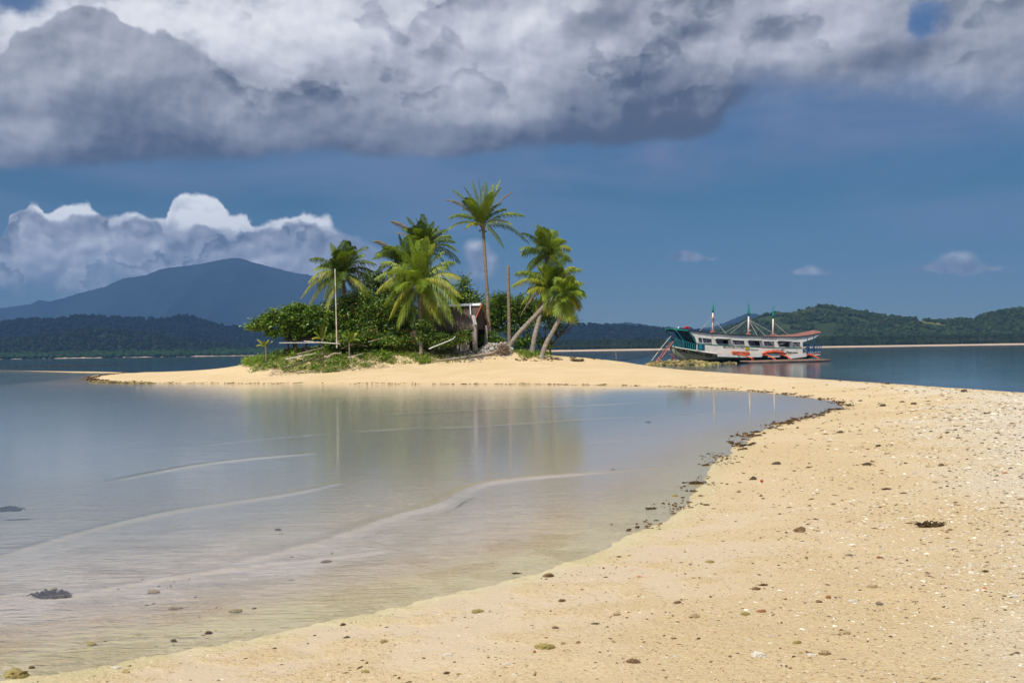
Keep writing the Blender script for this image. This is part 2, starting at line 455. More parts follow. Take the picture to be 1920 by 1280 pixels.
# ------------------------------------------------------------------ materials
def new_mat(name):
    mt = bpy.data.materials.new(name)
    mt.use_nodes = True
    nt = mt.node_tree; nt.nodes.clear()
    N = NT(nt)
    o = N.n('ShaderNodeOutputMaterial')
    return mt, N, o
def surf(name, c1, c2=None, rough=0.6, scale=3.0, bump=0.15, bscale=None, detail=5, streak=None, spec=0.3, dist=0.02, contrast=(0.35, 0.65), c3=None, c3amt=0.0, trans=0.0, metal=0.0):
    """painted / wooden / stony surface whose colour wanders between two tones"""
    mt, N, o = new_mat(name)
    t = N.n('ShaderNodeTexCoord').outputs['Object']
    if streak: t = N.vm('MULTIPLY', t, streak)
    n = N.noise(t, scale, detail, 0.6)
    col = N.mix(N.ss(n, *contrast), c1, c2 or tuple(c * 0.7 for c in c1))
    if c3:
        n3 = N.noise(N.vm('ADD', t, (7, 3, 5)), scale * 2.3, detail, 0.65)
        col = N.mix(N.m('MULTIPLY', N.ss(n3, 0.52, 0.64), c3amt), col, c3)
    b = N.n('ShaderNodeBsdfPrincipled')
    N.put(b.inputs['Base Color'], col); b.inputs['Roughness'].default_value = rough
    b.inputs['Specular IOR Level'].default_value = spec; b.inputs['Metallic'].default_value = metal
    bn = N.n('ShaderNodeBump'); bn.inputs['Strength'].default_value = bump; bn.inputs['Distance'].default_value = dist
    N.put(bn.inputs['Height'], N.noise(t, bscale or scale * 6, 4, 0.6)); N.link(bn.outputs[0], b.inputs['Normal'])
    sh = b.outputs[0]
    if trans:
        tr = N.n('ShaderNodeBsdfTranslucent'); N.put(tr.inputs[0], N.mix(1.0, col, (1.5, 1.6, 0.7), 'MULTIPLY'))
        ms = N.n('ShaderNodeMixShader'); ms.inputs[0].default_value = trans
        N.link(sh, ms.inputs[1]); N.link(tr.outputs[0], ms.inputs[2]); sh = ms.outputs[0]
    N.link(sh, o.inputs[0])
    return mt

# ================================================================== the sandbar: one sheet of sand and seabed
def poly_from_px(lst):
    return [(P(a, b, 0.0).x, P(a, b, 0.0).y) for a, b in lst]
near_edge = poly_from_px([(0, 1276), (100, 1262), (200, 1243), (300, 1222), (400, 1207), (500, 1187), (600, 1165), (700, 1146), (800, 1122), (900, 1100), (1000, 1078),
    (1080, 1050), (1140, 1028), (1190, 1002), (1240, 975), (1290, 943), (1318, 905), (1345, 870), (1372, 845), (1400, 822), (1440, 803), (1500, 787), (1550, 774), (1590, 763),
    (1565, 752), (1520, 745), (1470, 739), (1400, 733), (1300, 727), (1200, 723.5), (1050, 720.5), (900, 720), (700, 720.5), (550, 720), (450, 719), (330, 718.5), (230, 718), (185, 716), (158, 711),
    (175, 704), (215, 700), (250, 698.5), (200, 697), (150, 696.5), (80, 695.5), (0, 694)])
LAND = [(-40, -60), (-20, -12), (-9, 1.0), (-5.2, 4.4)] + near_edge + [(-150, 200), (-190, 235), (-190, 250), (-140, 216), (-104, 188), (-78, 158), (-58, 132), (-42, 116), (-26, 110), (-8, 108), (4, 106), (10, 100), (13.5, 91),
    (16, 80), (18.3, 66), (19.6, 54), (20.6, 44), (21.5, 33), (22.5, 20), (25, 0), (30, -60)]
LAND = np.array(LAND)

def sdist(x, y):
    """signed distance to the shoreline, positive on land"""
    x = np.asarray(x, float); y = np.asarray(y, float)
    d2 = np.full(x.shape, 1e18); ins = np.zeros(x.shape, bool)
    n = len(LAND)
    for i in range(n):
        ax, ay = LAND[i]; bx, by = LAND[(i + 1) % n]
        ex, ey = bx - ax, by - ay
        t = np.clip(((x - ax) * ex + (y - ay) * ey) / (ex * ex + ey * ey), 0, 1)
        dx = x - ax - t * ex; dy = y - ay - t * ey
        d2 = np.minimum(d2, dx * dx + dy * dy)
        c = ((ay > y) != (by > y))
        xx = ex * (y - ay) / (ey if abs(ey) > 1e-9 else 1e-9) + ax
        ins ^= c & (x < xx)
    d = np.sqrt(d2)
    return np.where(ins, d, -d)

def height(x, y, sd=None, fine=True):
    x = np.asarray(x, float); y = np.asarray(y, float)
    if sd is None: sd = sdist(x, y)
    r = np.hypot(x, y)
    wob = fbm(x * 0.9, y * 0.9, 3) * 0.16 * np.clip(r / 12, 0.35, 3) * np.clip(1 - r / 150, 0, 1)
    sd = sd + wob
    isl = np.exp(-(((x + 6) / 27) ** 2 + ((y - 84) / 17) ** 2) ** 1.5)
    H = 0.62 + 1.45 * isl
    s = 0.045 + 0.055 * np.exp(-(((x + 6) / 40) ** 2 + ((y - 78) / 24) ** 2)) + 0.015 * sstep(x, 4, 12)
    tip = sstep(-x, 40, 70)
    H = H * (1 - 0.72 * tip)
    pos = H * np.tanh(s * np.maximum(sd, 0) / H)
    # gentle swells of the dry sand
    dry = sstep(sd, 0.5, 5)
    pos = pos + dry * (0.035 * fbm(x * .35, y * .35, 3) + 0.012 * fbm(x * 1.7 + 5, y * 1.7, 3))
    pos = pos + (0.58 * sstep(y, 74.8, 79.0) * np.exp(-((x + 6) / 17) ** 4) + .40 * sstep(y, 73.2, 76.5) * np.exp(-((x + 14.5) / 7) ** 4)) * sstep(sd, 2, 8)
    mound = np.exp(-(((x + 12) / 11) ** 2 + ((y - 80) / 5.5) ** 2) ** 2)
    pos = pos + 0.22 * mound * (1 + 0.5 * fbm(x * .8, y * .8, 3)) * (sd > 0)
    # seabed: the lagoon is shallow, the open sea drops off
    lag = sstep(x - 14, 3, -6) * sstep(y - 0.2 * x, 130, 100) * sstep(x, -75, -20)
    dn = np.maximum(-sd, 0)
    Dm = 0.42 * lag + 5.0 * (1 - lag)
    sl = 0.028 * lag + 0.11 * (1 - lag)
    neg = -Dm * np.tanh(sl * dn / Dm)
    neg = neg + sstep(dn, .3, 3) * 0.03 * fbm(x * .5, y * .5, 3) * lag
    h = np.where(sd > 0, pos, neg)
    if fine:
        k = np.clip(1.3 - r / 14, 0, 1) * sstep(sd, -0.5, 0.6)
        h = h + k * (0.010 * fbm(x * 6, y * 6, 4, .6) + 0.018 * fbm(x * 2.1 + 9, y * 2.1, 3) * sstep(sd, .3, 2))
    return h

def gz(x, y):
    return float(height(np.array([x]), np.array([y]))[0])
def G(px, py):
    """the point of the sand under a picture position"""
    d = ray(px, py)
    ts = np.geomspace(3.0, 260.0, 900)
    X = EYE.x + d.x * ts; Y = EYE.y + d.y * ts; Z = EYE.z + d.z * ts
    hh = height(X, Y, fine=False)
    k = np.nonzero(Z <= hh)[0]
    i = k[0] if len(k) else len(ts) - 1
    return Vector((X[i], Y[i], gz(X[i], Y[i])))

def polar_grid(rs, th):
    R_, T_ = np.meshgrid(rs, th, indexing='ij')
    X = R_ * np.sin(T_); Y = R_ * np.cos(T_)
    nr, nt_ = len(rs), len(th)
    i = np.arange(nr - 1)[:, None] * nt_; j = np.arange(nt_ - 1)[None, :]
    a = (i + j).ravel()
    Fq = np.stack([a, a + 1, a + nt_ + 1, a + nt_], 1)
    return X.ravel(), Y.ravel(), Fq
th = np.concatenate([np.linspace(-math.pi, -0.62, 90)[:-1], np.linspace(-0.62, 0.62, 760), np.linspace(0.62, math.pi, 90)[1:]])
rs = np.concatenate([[0.0], np.geomspace(1.0, 3.0, 12), np.geomspace(3.03, 260, 520), np.geomspace(290, 14000, 24)])
X, Y, Fq = polar_grid(rs, th)
sd = sdist(X, Y)
Zh = height(X, Y, sd)
me = mesh_np('beach', np.stack([X, Y, Zh], 1), Fq, True, {'shore': ('POINT', np.clip(sd, -50, 50))})

mt, N, o = new_mat('sand')
pos = N.n('ShaderNodeNewGeometry').outputs['Position']
sh = N.n('ShaderNodeAttribute', attribute_name='shore').outputs['Fac']
spn = N.n('ShaderNodeSeparateXYZ'); N.link(pos, spn.inputs[0])
flat = N.vm('MULTIPLY', pos, (1, 1, 0))
big = N.noise(flat, 0.35, 5, 0.55, dim='2D')
mid = N.noise(flat, 1.3, 6, 0.6, dim='2D')
fin = N.noise(flat, 26, 5, 0.65, dim='2D')
grit = N.noise(flat, 95, 3, 0.7, dim='2D')
gold = (0.68, 0.515, 0.285); pale = (0.70, 0.55, 0.34); grey = (0.55, 0.45, 0.325)
white = (0.72, 0.64, 0.50)
col = N.mix(N.ss(big, 0.35, 0.65), gold, (0.73, 0.565, 0.335))
# fine smooth sheets of greyer sand low on the beach
low = N.m('MULTIPLY', N.ss(sh, 3.4, 0.6), N.ss(mid, 0.40, 0.56))
near = N.ss(spn.outputs[1], 16.0, 9.0)
smoothpatch = N.m('MULTIPLY', low, near)
col = N.mix(N.m('MULTIPLY', smoothpatch, 0.85), col, grey)
# bleached coral shards on the higher ground of the spit
hi = N.m('MULTIPLY', N.ss(N.m('ADD', sh, N.m('MULTIPLY', N.m('SUBTRACT', big, .5), 6.0)), 2.2, 6.0), N.m('MULTIPLY', N.ss(spn.outputs[0], 0.4, 4.0), N.ss(spn.outputs[1], 58, 34)))
col = N.mix(N.m('MULTIPLY', hi, 0.95), col, white)
# grains: light and dark
rough_sand = N.m('SUBTRACT', 1.0, N.m('MULTIPLY', smoothpatch, 0.85))
gr = N.m('MULTIPLY', N.ss(fin, 0.54, 0.70), rough_sand)
col = N.mix(N.m('MULTIPLY', gr, 0.7), col, (0.78, 0.66, 0.46))
gd = N.m('MULTIPLY', N.ss(fin, 0.44, 0.30), rough_sand)
col = N.mix(N.m('MULTIPLY', gd, 0.6), col, (0.36, 0.24, 0.115))
g2 = N.m('MULTIPLY', N.ss(grit, 0.58, 0.72), N.m('MULTIPLY', rough_sand, 0.45))
col = N.mix(g2, col, (0.86, 0.78, 0.62))
g3 = N.m('MULTIPLY', N.ss(grit, 0.40, 0.30), N.m('MULTIPLY', rough_sand, 0.45))
col = N.mix(g3, col, (0.28, 0.19, 0.10))
# level tide lines on the far beach
lines = N.noise(N.vm('MULTIPLY', pos, (0.05, 0.05, 26)), 1.0, 3, 0.6)
col = N.mix(N.m('MULTIPLY', N.ss(spn.outputs[1], 40, 60), N.m('MULTIPLY', N.ss(lines, 0.45, 0.7), 0.35)), col, (0.68, 0.50, 0.29))
# yellow-green film of algae along the near water's edge
edge_n = N.m('ADD', sh, N.m('MULTIPLY', N.m('SUBTRACT', mid, 0.5), 0.9))
film = N.m('MULTIPLY', N.m('MULTIPLY', N.ss(edge_n, -1.25, -0.3), N.ss(edge_n, 0.45, -0.05)), N.ss(spn.outputs[1], 30, 14))
col = N.mix(N.m('MULTIPLY', film, 0.5), col, (0.72, 0.68, 0.40))
# wet sand is darker
wet = N.m('MULTIPLY', N.ss(sh, 0.45, 0.0), 0.22)
col = N.mix(wet, col, N.mix(1.0, col, (0.6, 0.55, 0.5), 'MULTIPLY'))
# under water: pinkish grey bed, darker away from the shore
col = N.mix(N.m('MULTIPLY', N.ss(sh, -0.5, -2.2), 0.75), col, (0.57, 0.505, 0.475))
col = N.mix(N.m('MULTIPLY', N.ss(sh, -2.0, -7.0), 0.85), col, (0.45, 0.42, 0.405))
b = N.n('ShaderNodeBsdfPrincipled')
N.put(b.inputs['Base Color'], col); b.inputs['Roughness'].default_value = 0.9
b.inputs['Specular IOR Level'].default_value = 0.15
bh = N.m('ADD', N.m('MULTIPLY', N.m('ADD', N.m('MULTIPLY', fin, 1.0), N.m('MULTIPLY', grit, 0.35)), rough_sand), N.m('MULTIPLY', mid, 0.6))
bn = N.n('ShaderNodeBump'); bn.inputs['Strength'].default_value = 0.8; bn.inputs['Distance'].default_value = 0.03
N.put(bn.inputs['Height'], bh); N.link(bn.outputs[0], b.inputs['Normal'])
N.link(b.outputs[0], o.inputs[0])
M_SAND = mt
tag(link('beach', me, mt), kind='structure')

# ------------------------------------------------------------------ the sea: one sheet, with low swell lines running into the lagoon
def seg_ridge(x, y, pts, wid):
    """distance-based ridge along a line; falls to nothing at its ends"""
    best = np.full(x.shape, 1e9); tt = np.zeros(x.shape)
    n = len(pts) - 1
    for i in range(n):
        ax, ay = pts[i]; bx, by = pts[i + 1]
        ex, ey = bx - ax, by - ay
        t = ((x - ax) * ex + (y - ay) * ey) / (ex * ex + ey * ey)
        tc_ = np.clip(t, 0, 1)
        dd = (x - ax - tc_ * ex) * -ey + (y - ay - tc_ * ey) * ex
        L = math.hypot(ex, ey)
        ds = dd / L
        d = np.hypot(x - ax - tc_ * ex, y - ay - tc_ * ey)
        m_ = d < np.abs(best)
        best = np.where(m_, d * np.sign(ds), best); tt = np.where(m_, (i + tc_) / n, tt)
    env = np.clip(np.sin(np.pi * np.clip(tt, 0.0, 1.0)), 0, 1) ** 0.5
    s_ = best / wid
    # steep towards the shore (negative side), long back
    prof = np.where(s_ < 0, np.exp(-(s_ * 2.2) ** 2), np.exp(-(s_ * 0.9) ** 2))
    return prof * env
SWELL = [([(0, 1045), (120, 1008), (250, 975), (350, 955), (440, 943), (560, 925), (640, 905)], 0.16, 0.030),
         ([(200, 905), (300, 885), (400, 868), (520, 856), (600, 850)], 0.20, 0.030),
         ([(420, 1062), (560, 1030), (660, 998), (730, 972), (830, 948), (862, 925), (900, 910), (960, 900), (1080, 890), (1200, 880), (1330, 868)], 0.20, 0.040),
         ([(60, 1130), (200, 1105), (330, 1082), (480, 1060), (620, 1045), (760, 1030)], 0.12, 0.016),
         ([(600, 812), (760, 805), (900, 800), (1050, 790), (1150, 784), (1300, 778), (1420, 770)], 0.16, 0.012),
         ([(1080, 832), (1200, 822), (1300, 812), (1400, 800)], 0.14, 0.012),
         ([(380, 835), (500, 822), (700, 808), (820, 800)], 0.16, 0.010),
         ([(700, 780), (900, 768), (1100, 762), (1250, 752)], 0.2, 0.012),
         ([(150, 760), (400, 748), (700, 745), (1000, 738)], 0.2, 0.008),
         ([(1100, 965), (1200, 950), (1260, 930)], 0.14, 0.012)]
rsw = np.concatenate([[0.0], np.geomspace(3.0, 12, 230), np.geomspace(12.06, 60, 330), np.geomspace(60.5, 300, 90), np.geomspace(330, 14000, 26)])
thw = np.concatenate([np.linspace(-math.pi, -0.6, 60)[:-1], np.linspace(-0.6, 0.6, 520), np.linspace(0.6, math.pi, 60)[1:]])
X, Y, Fq = polar_grid(rsw, thw)
sdw = sdist(X, Y)
bed = height(X, Y, sdw, fine=False)
dep = np.maximum(-bed, 0)
Zw = np.zeros_like(X)
for pts, wid, amp in SWELL:
    q = [(P(a, b).x, P(a, b).y) for a, b in pts]
    for _ in range(2):                     # rounded corners
        q = [q[0]] + [(q[i][0] * w_ + q[i + 1][0] * (1 - w_), q[i][1] * w_ + q[i + 1][1] * (1 - w_)) for i in range(len(q) - 1) for w_ in (.75, .25)] + [q[-1]]
    Zw += .85 * amp * seg_ridge(X, Y, q, wid * .75)
r_ = np.hypot(X, Y)
Zw *= sstep(dep, 0.0, 0.08)
Zw += 0.0018 * fbm(X * 1.2, Y * 2.6, 3) * np.clip(1 - r_ / 60, 0, 1)
me = mesh_np('sea', np.stack([X, Y, Zw], 1), Fq, True, {'depth': ('POINT', dep), 'shore': ('POINT', np.clip(sdw, -50, 50))})
mt, N, o = new_mat('sea_water')
pos = N.n('ShaderNodeNewGeometry').outputs['Position']
spn = N.n('ShaderNodeSeparateXYZ'); N.link(pos, spn.inputs[0])
dpt = N.n('ShaderNodeAttribute', attribute_name='depth').outputs['Fac']
shr = N.n('ShaderNodeAttribute', attribute_name='shore').outputs['Fac']
rr = N.vm('LENGTH', pos, out=1)
w1 = N.noise(N.vm('MULTIPLY', pos, (1.6, 4.6, 0)), 1.0, 4, 0.55, 0.35, dim='2D')
w2 = N.noise(N.vm('MULTIPLY', pos, (5.5, 15.0, 0)), 1.0, 3, 0.55, 0.3, dim='2D')
w3 = N.noise(N.vm('MULTIPLY', pos, (0.35, 1.1, 0)), 1.0, 3, 0.5, 0.0, dim='2D')
calm = N.noise(N.vm('MULTIPLY', pos, (0.035, 0.09, 0)), 1.0, 3, 0.5, dim='2D')
# shelter: the pocket of water inside the curve of sand is calmer
shelter = N.m('MULTIPLY', N.ss(spn.outputs[0], 1.0, 5.0), N.ss(spn.outputs[1], 75, 50))
amp = N.m('MULTIPLY', N.m('SUBTRACT', 1.0, N.m('MULTIPLY', shelter, 0.72)), N.lin(calm, 0.3, 0.7, 0.75, 1.2))
hgt = N.m('ADD', N.m('MULTIPLY', w1, 1.0), N.m('ADD', N.m('MULTIPLY', w2, 0.55), N.m('MULTIPLY', w3, 0.8)))
bn = N.n('ShaderNodeBump'); N.put(bn.inputs['Distance'], N.m('ADD', N.m('MULTIPLY', N.ss(rr, 20, 6), 0.018), 0.0034))
N.put(bn.inputs['Strength'], N.m('MINIMUM', N.m('MULTIPLY', amp, 0.75), 1.0)); N.put(bn.inputs['Height'], hgt)
nrm = bn.outputs[0]
fr = N.n('ShaderNodeFresnel'); fr.inputs['IOR'].default_value = 1.333; N.link(nrm, fr.inputs['Normal'])
gl = N.n('ShaderNodeBsdfGlossy'); gl.inputs['Roughness'].default_value = 0.05; N.link(nrm, gl.inputs['Normal'])
N.put(gl.inputs['Color'], (1, 1, 1))
body = N.n('ShaderNodeBsdfDiffuse')
deepc = N.ramp(N.lin(dpt, 0.0, 5.0), [(0.0, (.30, .33, .30)), (0.10, (.10, .23, .27)), (0.35, (.035, .12, .19)), (1.0, (.018, .075, .145))])
N.put(body.inputs[0], deepc)
tr = N.n('ShaderNodeBsdfTransparent'); N.put(tr.inputs[0], N.mix(N.m('SUBTRACT', 1.0, N.m('POWER', 0.45, dpt)), (1, 1, 1), (.55, .85, .90)))
opac = N.m('SUBTRACT', 1.0, N.m('POWER', 0.50, N.m('MAXIMUM', N.m('SUBTRACT', dpt, 0.05), 0.0)), clamp=True)
under = N.n('ShaderNodeMixShader'); N.put(under.inputs[0], opac); N.link(tr.outputs[0], under.inputs[1]); N.link(body.outputs[0], under.inputs[2])
ms = N.n('ShaderNodeMixShader'); N.put(ms.inputs[0], N.m('MULTIPLY', fr.outputs[0], 0.92)); N.link(under.outputs[0], ms.inputs[1]); N.link(gl.outputs[0], ms.inputs[2])
N.link(ms.outputs[0], o.inputs[0])
tag(link('sea', me, mt), kind='structure')

# ================================================================== far land
def veg_mat(name, ca, cb, cc, scale, amt=0.35, bump=1.0, bd=6.0, attr=True):
    mt, N, o = new_mat(name)
    pos = N.n('ShaderNodeNewGeometry').outputs['Position']
    n = N.noise(pos, scale, 5, 0.6)
    n2 = N.noise(N.vm('ADD', pos, (900, 300, 0)), scale * 0.35, 4, 0.55)
    col = N.mix(N.ss(n, 0.35, 0.65), ca, cb)
    col = N.mix(N.m('MULTIPLY', N.ss(n2, 0.56, 0.66), amt), col, cc)
    if attr:
        a = N.n('ShaderNodeAttribute', attribute_name='col').outputs['Color']
        col = N.mix(1.0, col, a, 'MULTIPLY')
    b = N.n('ShaderNodeBsdfDiffuse'); N.put(b.inputs[0], col)
    if bump:
        bn = N.n('ShaderNodeBump'); bn.inputs['Strength'].default_value = bump; bn.inputs['Distance'].default_value = bd
        N.put(bn.inputs['Height'], N.noise(pos, scale * 3, 4, 0.6)); N.link(bn.outputs[0], b.inputs['Normal'])
    N.link(b.outputs[0], o.inputs[0])
    return mt

def hill(name, pts, D, front, back, mat, namp, nsc, nx=420, ny=46, gpow=1.0, spur=0.25, kind='structure', fine=0.0):
    """land with the given skyline at distance D, sloping down to the front and the back"""
    xs = np.array([at(a, b, D).x for a, b in pts]); zs = np.array([at(a, b, D).z for a, b in pts])
    u = np.linspace(xs[0] / D, xs[-1] / D, nx)
    zr = np.interp(u * D, xs, zs)
    v = np.concatenate([np.linspace(0, 1, ny), 1 + np.linspace(0, 1, ny // 2)[1:]])
    U, V = np.meshgrid(u, v, indexing='ij')
    Yy = np.where(V <= 1, D - front * (1 - V), D + back * (V - 1))
    Xx = U * D + (Yy - D) * U * 0.35
    g = np.where(V <= 1, sstep(V, 0, 1) * 0.55 + 0.45 * np.clip(V, 0, 1) ** 1.3, 1 - sstep(V - 1, 0, 1))
    ridges = 1 - np.abs(fbm(Xx / nsc, Yy / nsc * .35, 4, .5))
    mod = 1 + spur * (ridges - 1.0) * 1.6 * np.clip((1 - V) * 3, 0, 1) * (V <= 1)
    Zz = zr[:, None] * g * mod
    Zz = Zz + namp * fbm(Xx / nsc * 3, Yy / nsc * 3, 5, .55) * np.clip(g * 3, 0, 1)
    if fine: Zz = Zz + fine * fbm(Xx / (fine * 2.2), Yy / (fine * 2.2), 3, .6) * np.clip(g * 4, 0, 1)
    endf = np.clip(np.minimum(np.arange(nx), np.arange(nx)[::-1]) / 12, 0, 1)[:, None]
    Zz = Zz * endf - 0.5 * (1 - np.clip(g * 20, 0, 1))
    n1, n2 = U.shape
    i = np.arange(n1 - 1)[:, None] * n2; j = np.arange(n2 - 1)[None, :]
    a = (i + j).ravel()
    Fq = np.stack([a, a + n2, a + n2 + 1, a + 1], 1)
    me = mesh_np(name, np.stack([Xx.ravel(), Yy.ravel(), Zz.ravel()], 1), Fq, True)
    ob = link(name, me, mat)
    tag(ob, kind=kind)
    return Xx, Yy, Zz

_ICO = None
def ico():
    global _ICO
    if _ICO is None:
        t = (1 + 5 ** .5) / 2
        v = np.array([(-1, t, 0), (1, t, 0), (-1, -t, 0), (1, -t, 0), (0, -1, t), (0, 1, t), (0, -1, -t), (0, 1, -t), (t, 0, -1), (t, 0, 1), (-t, 0, -1), (-t, 0, 1)], float)
        v /= np.linalg.norm(v[0])
        f = np.array([(0, 11, 5), (0, 5, 1), (0, 1, 7), (0, 7, 10), (0, 10, 11), (1, 5, 9), (5, 11, 4), (11, 10, 2), (10, 7, 6), (7, 1, 8), (3, 9, 4), (3, 4, 2), (3, 2, 6), (3, 6, 8), (3, 8, 9), (4, 9, 5), (2, 4, 11), (6, 2, 10), (8, 6, 7), (9, 8, 1)])
        _ICO = (v, f)
    return _ICO
_OCT = (np.array([(1, 0, 0), (-1, 0, 0), (0, 1, 0), (0, -1, 0), (0, 0, 1), (0, 0, -1)], float), np.array([(0, 2, 4), (2, 1, 4), (1, 3, 4), (3, 0, 4), (2, 0, 5), (1, 2, 5), (3, 1, 5), (0, 3, 5)]))
def lumps(name, C, S, colr, mat, jit=0.35, kind='stuff', label=None, smooth=True, octa=False):
    """many small irregular lumps (tree crowns far off, bits of coral) in one mesh"""
    v, f = _OCT if octa else ico()
    n = len(C); q = len(v)
    V = v[None] * (1 + jit * (RNG.random((n, q, 1)) - .5) * 2)
    ang = RNG.random(n) * 6.28
    ca, sa = np.cos(ang)[:, None], np.sin(ang)[:, None]
    V = V * S[:, None, :]
    x = V[..., 0] * ca - V[..., 1] * sa; y = V[..., 0] * sa + V[..., 1] * ca
    V = np.stack([x, y, V[..., 2]], -1) + C[:, None, :]
    Fq = (f[None] + (np.arange(n) * q)[:, None, None]).reshape(-1, 3)
    colv = np.repeat(colr, q, 0)
    me = mesh_np(name, V.reshape(-1, 3), Fq, smooth, {'col': ('POINT', colv)})
    ob = link(name, me, mat)
    if kind: tag(ob, kind=kind)
    if label: ob['label'] = label
    return ob
def crowns_on(name, grid, n, smin, smax, mat, tone, yr=None, label=None, thin=None, ridge=0):
    Xx, Yy, Zz = grid
    gx = (np.gradient(Zz, axis=1))
    ii = RNG.integers(0, Xx.shape[0] - 1, n); front = int(Xx.shape[1] * 0.68)
    jj = (RNG.random(n) ** 0.85 * front).astype(int)
    if ridge:
        k = RNG.random(n) < ridge; jj = np.where(k, front - RNG.integers(0, 4, n), jj)
    fu, fv = RNG.random(n), RNG.random(n)
    def samp(A):
        return (A[ii, jj] * (1 - fu) + A[ii + 1, jj] * fu) * (1 - fv) + (A[ii, jj + 1] * (1 - fu) + A[ii + 1, jj + 1] * fu) * fv
    X_, Y_, Z_ = samp(Xx), samp(Yy), samp(Zz)
    ok = Z_ > 1.0
    if thin is not None:
        ok &= thin(X_, Y_)
    X_, Y_, Z_ = X_[ok], Y_[ok], Z_[ok]
    m_ = len(X_)
    s = smin + (smax - smin) * RNG.random(m_) ** 1.8
    S = np.stack([s, s, s * (0.75 + .5 * RNG.random(m_))], 1)
    C = np.stack([X_, Y_, Z_ + s * 0.45], 1)
    c = tone[0] + (tone[1] - tone[0]) * RNG.random((m_, 1)); c = c * (1 + .25 * (RNG.random((m_, 3)) - .5))
    return lumps(name, C, S, c, mat, label=label)

M_FAR = veg_mat('far_forest', (.018, .026, .020), (.010, .017, .014), (.028, .034, .022), 0.0016, .4, 1.0, 60, attr=False)
M_MID = veg_mat('cloud_shade_forest', (.009, .015, .011), (.006, .010, .009), (.016, .022, .012), 0.008, .3, 1.0, 10, attr=False)  # cloud shade over these hills is put into the dark base colour
M_LOW = veg_mat('low_hill_forest', (.024, .040, .017), (.014, .026, .013), (.05, .065, .025), 0.010, .35, 1.0, 8, attr=False)
M_RIGHT = veg_mat('right_hill_ground_sunpatches', (.045, .062, .026), (.028, .044, .020), (.33, .32, .11), 0.010, .85, .8, 6, attr=False)  # third tone paints sunlit olive grass patches into the ground colour
M_CROWN = veg_mat('far_crowns', (.036, .055, .022), (.022, .038, .017), (.07, .085, .03), 0.03, .4, 0)
M_CROWND = veg_mat('cloud_shade_crowns', (.012, .020, .011), (.008, .013, .009), (.02, .026, .012), 0.03, .3, 0)  # crowns darkened in base colour to carry the cloud shade

hill('far_mountain', [(-900, 640), (-500, 612), (-250, 592), (-80, 582), (0, 577), (60, 569), (72, 562), (92, 565), (110, 561), (150, 549), (195, 538), (230, 522), (270, 517), (300, 505), (335, 500), (375, 495), (412, 487), (440, 483), (455, 485), (475, 492), (520, 504), (555, 512), (575, 514), (600, 522), (660, 545), (740, 580), (820, 600), (920, 615), (1050, 628), (1200, 640)],
     11000, 3000, 2200, M_FAR, 7, 1900, 700, 60, spur=1.35, fine=9)
hill('far_ridge', [(900, 640), (1000, 622), (1060, 612), (1100, 610), (1130, 608), (1165, 605.5), (1178, 605), (1210, 609), (1240, 613.5), (1262, 615), (1300, 616), (1335, 612), (1362, 604), (1385, 594), (1400, 588.5), (1410, 587), (1422, 590), (1450, 600), (1470, 596), (1490, 585), (1502, 583), (1520, 588), (1600, 600), (1690, 600), (1720, 603), (1800, 622), (2000, 640)],
     8200, 2200, 1500, M_FAR, 10, 1200, 360, 40, spur=.3, fine=9)
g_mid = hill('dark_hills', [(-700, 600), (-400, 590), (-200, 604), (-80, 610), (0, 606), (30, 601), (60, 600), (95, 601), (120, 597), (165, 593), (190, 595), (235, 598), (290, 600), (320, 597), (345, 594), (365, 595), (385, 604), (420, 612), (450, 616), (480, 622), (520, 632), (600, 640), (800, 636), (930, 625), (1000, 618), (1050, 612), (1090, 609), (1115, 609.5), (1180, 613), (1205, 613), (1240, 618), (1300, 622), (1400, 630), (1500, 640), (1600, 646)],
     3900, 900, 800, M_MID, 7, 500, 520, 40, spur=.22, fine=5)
g_low = hill('low_green_hill', [(-700, 640), (-300, 630), (-100, 642), (0, 640), (60, 634), (110, 625), (150, 618), (190, 617), (230, 619), (270, 624), (310, 632), (380, 640), (440, 648), (520, 655), (650, 660), (700, 662)],
     3000, 420, 500, M_LOW, 4, 260, 360, 30, spur=.2, fine=4)
g_right = hill('green_hill', [(1290, 648), (1320, 640), (1345, 624), (1370, 613), (1392, 606), (1410, 600), (1430, 594), (1462, 588), (1485, 586), (1510, 580), (1538, 575), (1556, 575), (1575, 581), (1600, 586), (1640, 592), (1690, 599), (1745, 604), (1790, 603), (1830, 598), (1850, 592), (1885, 584), (1920, 580), (1980, 572), (2080, 566), (2200, 580), (2400, 620)],
     2350, 420, 700, M_RIGHT, 4, 190, 420, 44, spur=.3, fine=2.5)
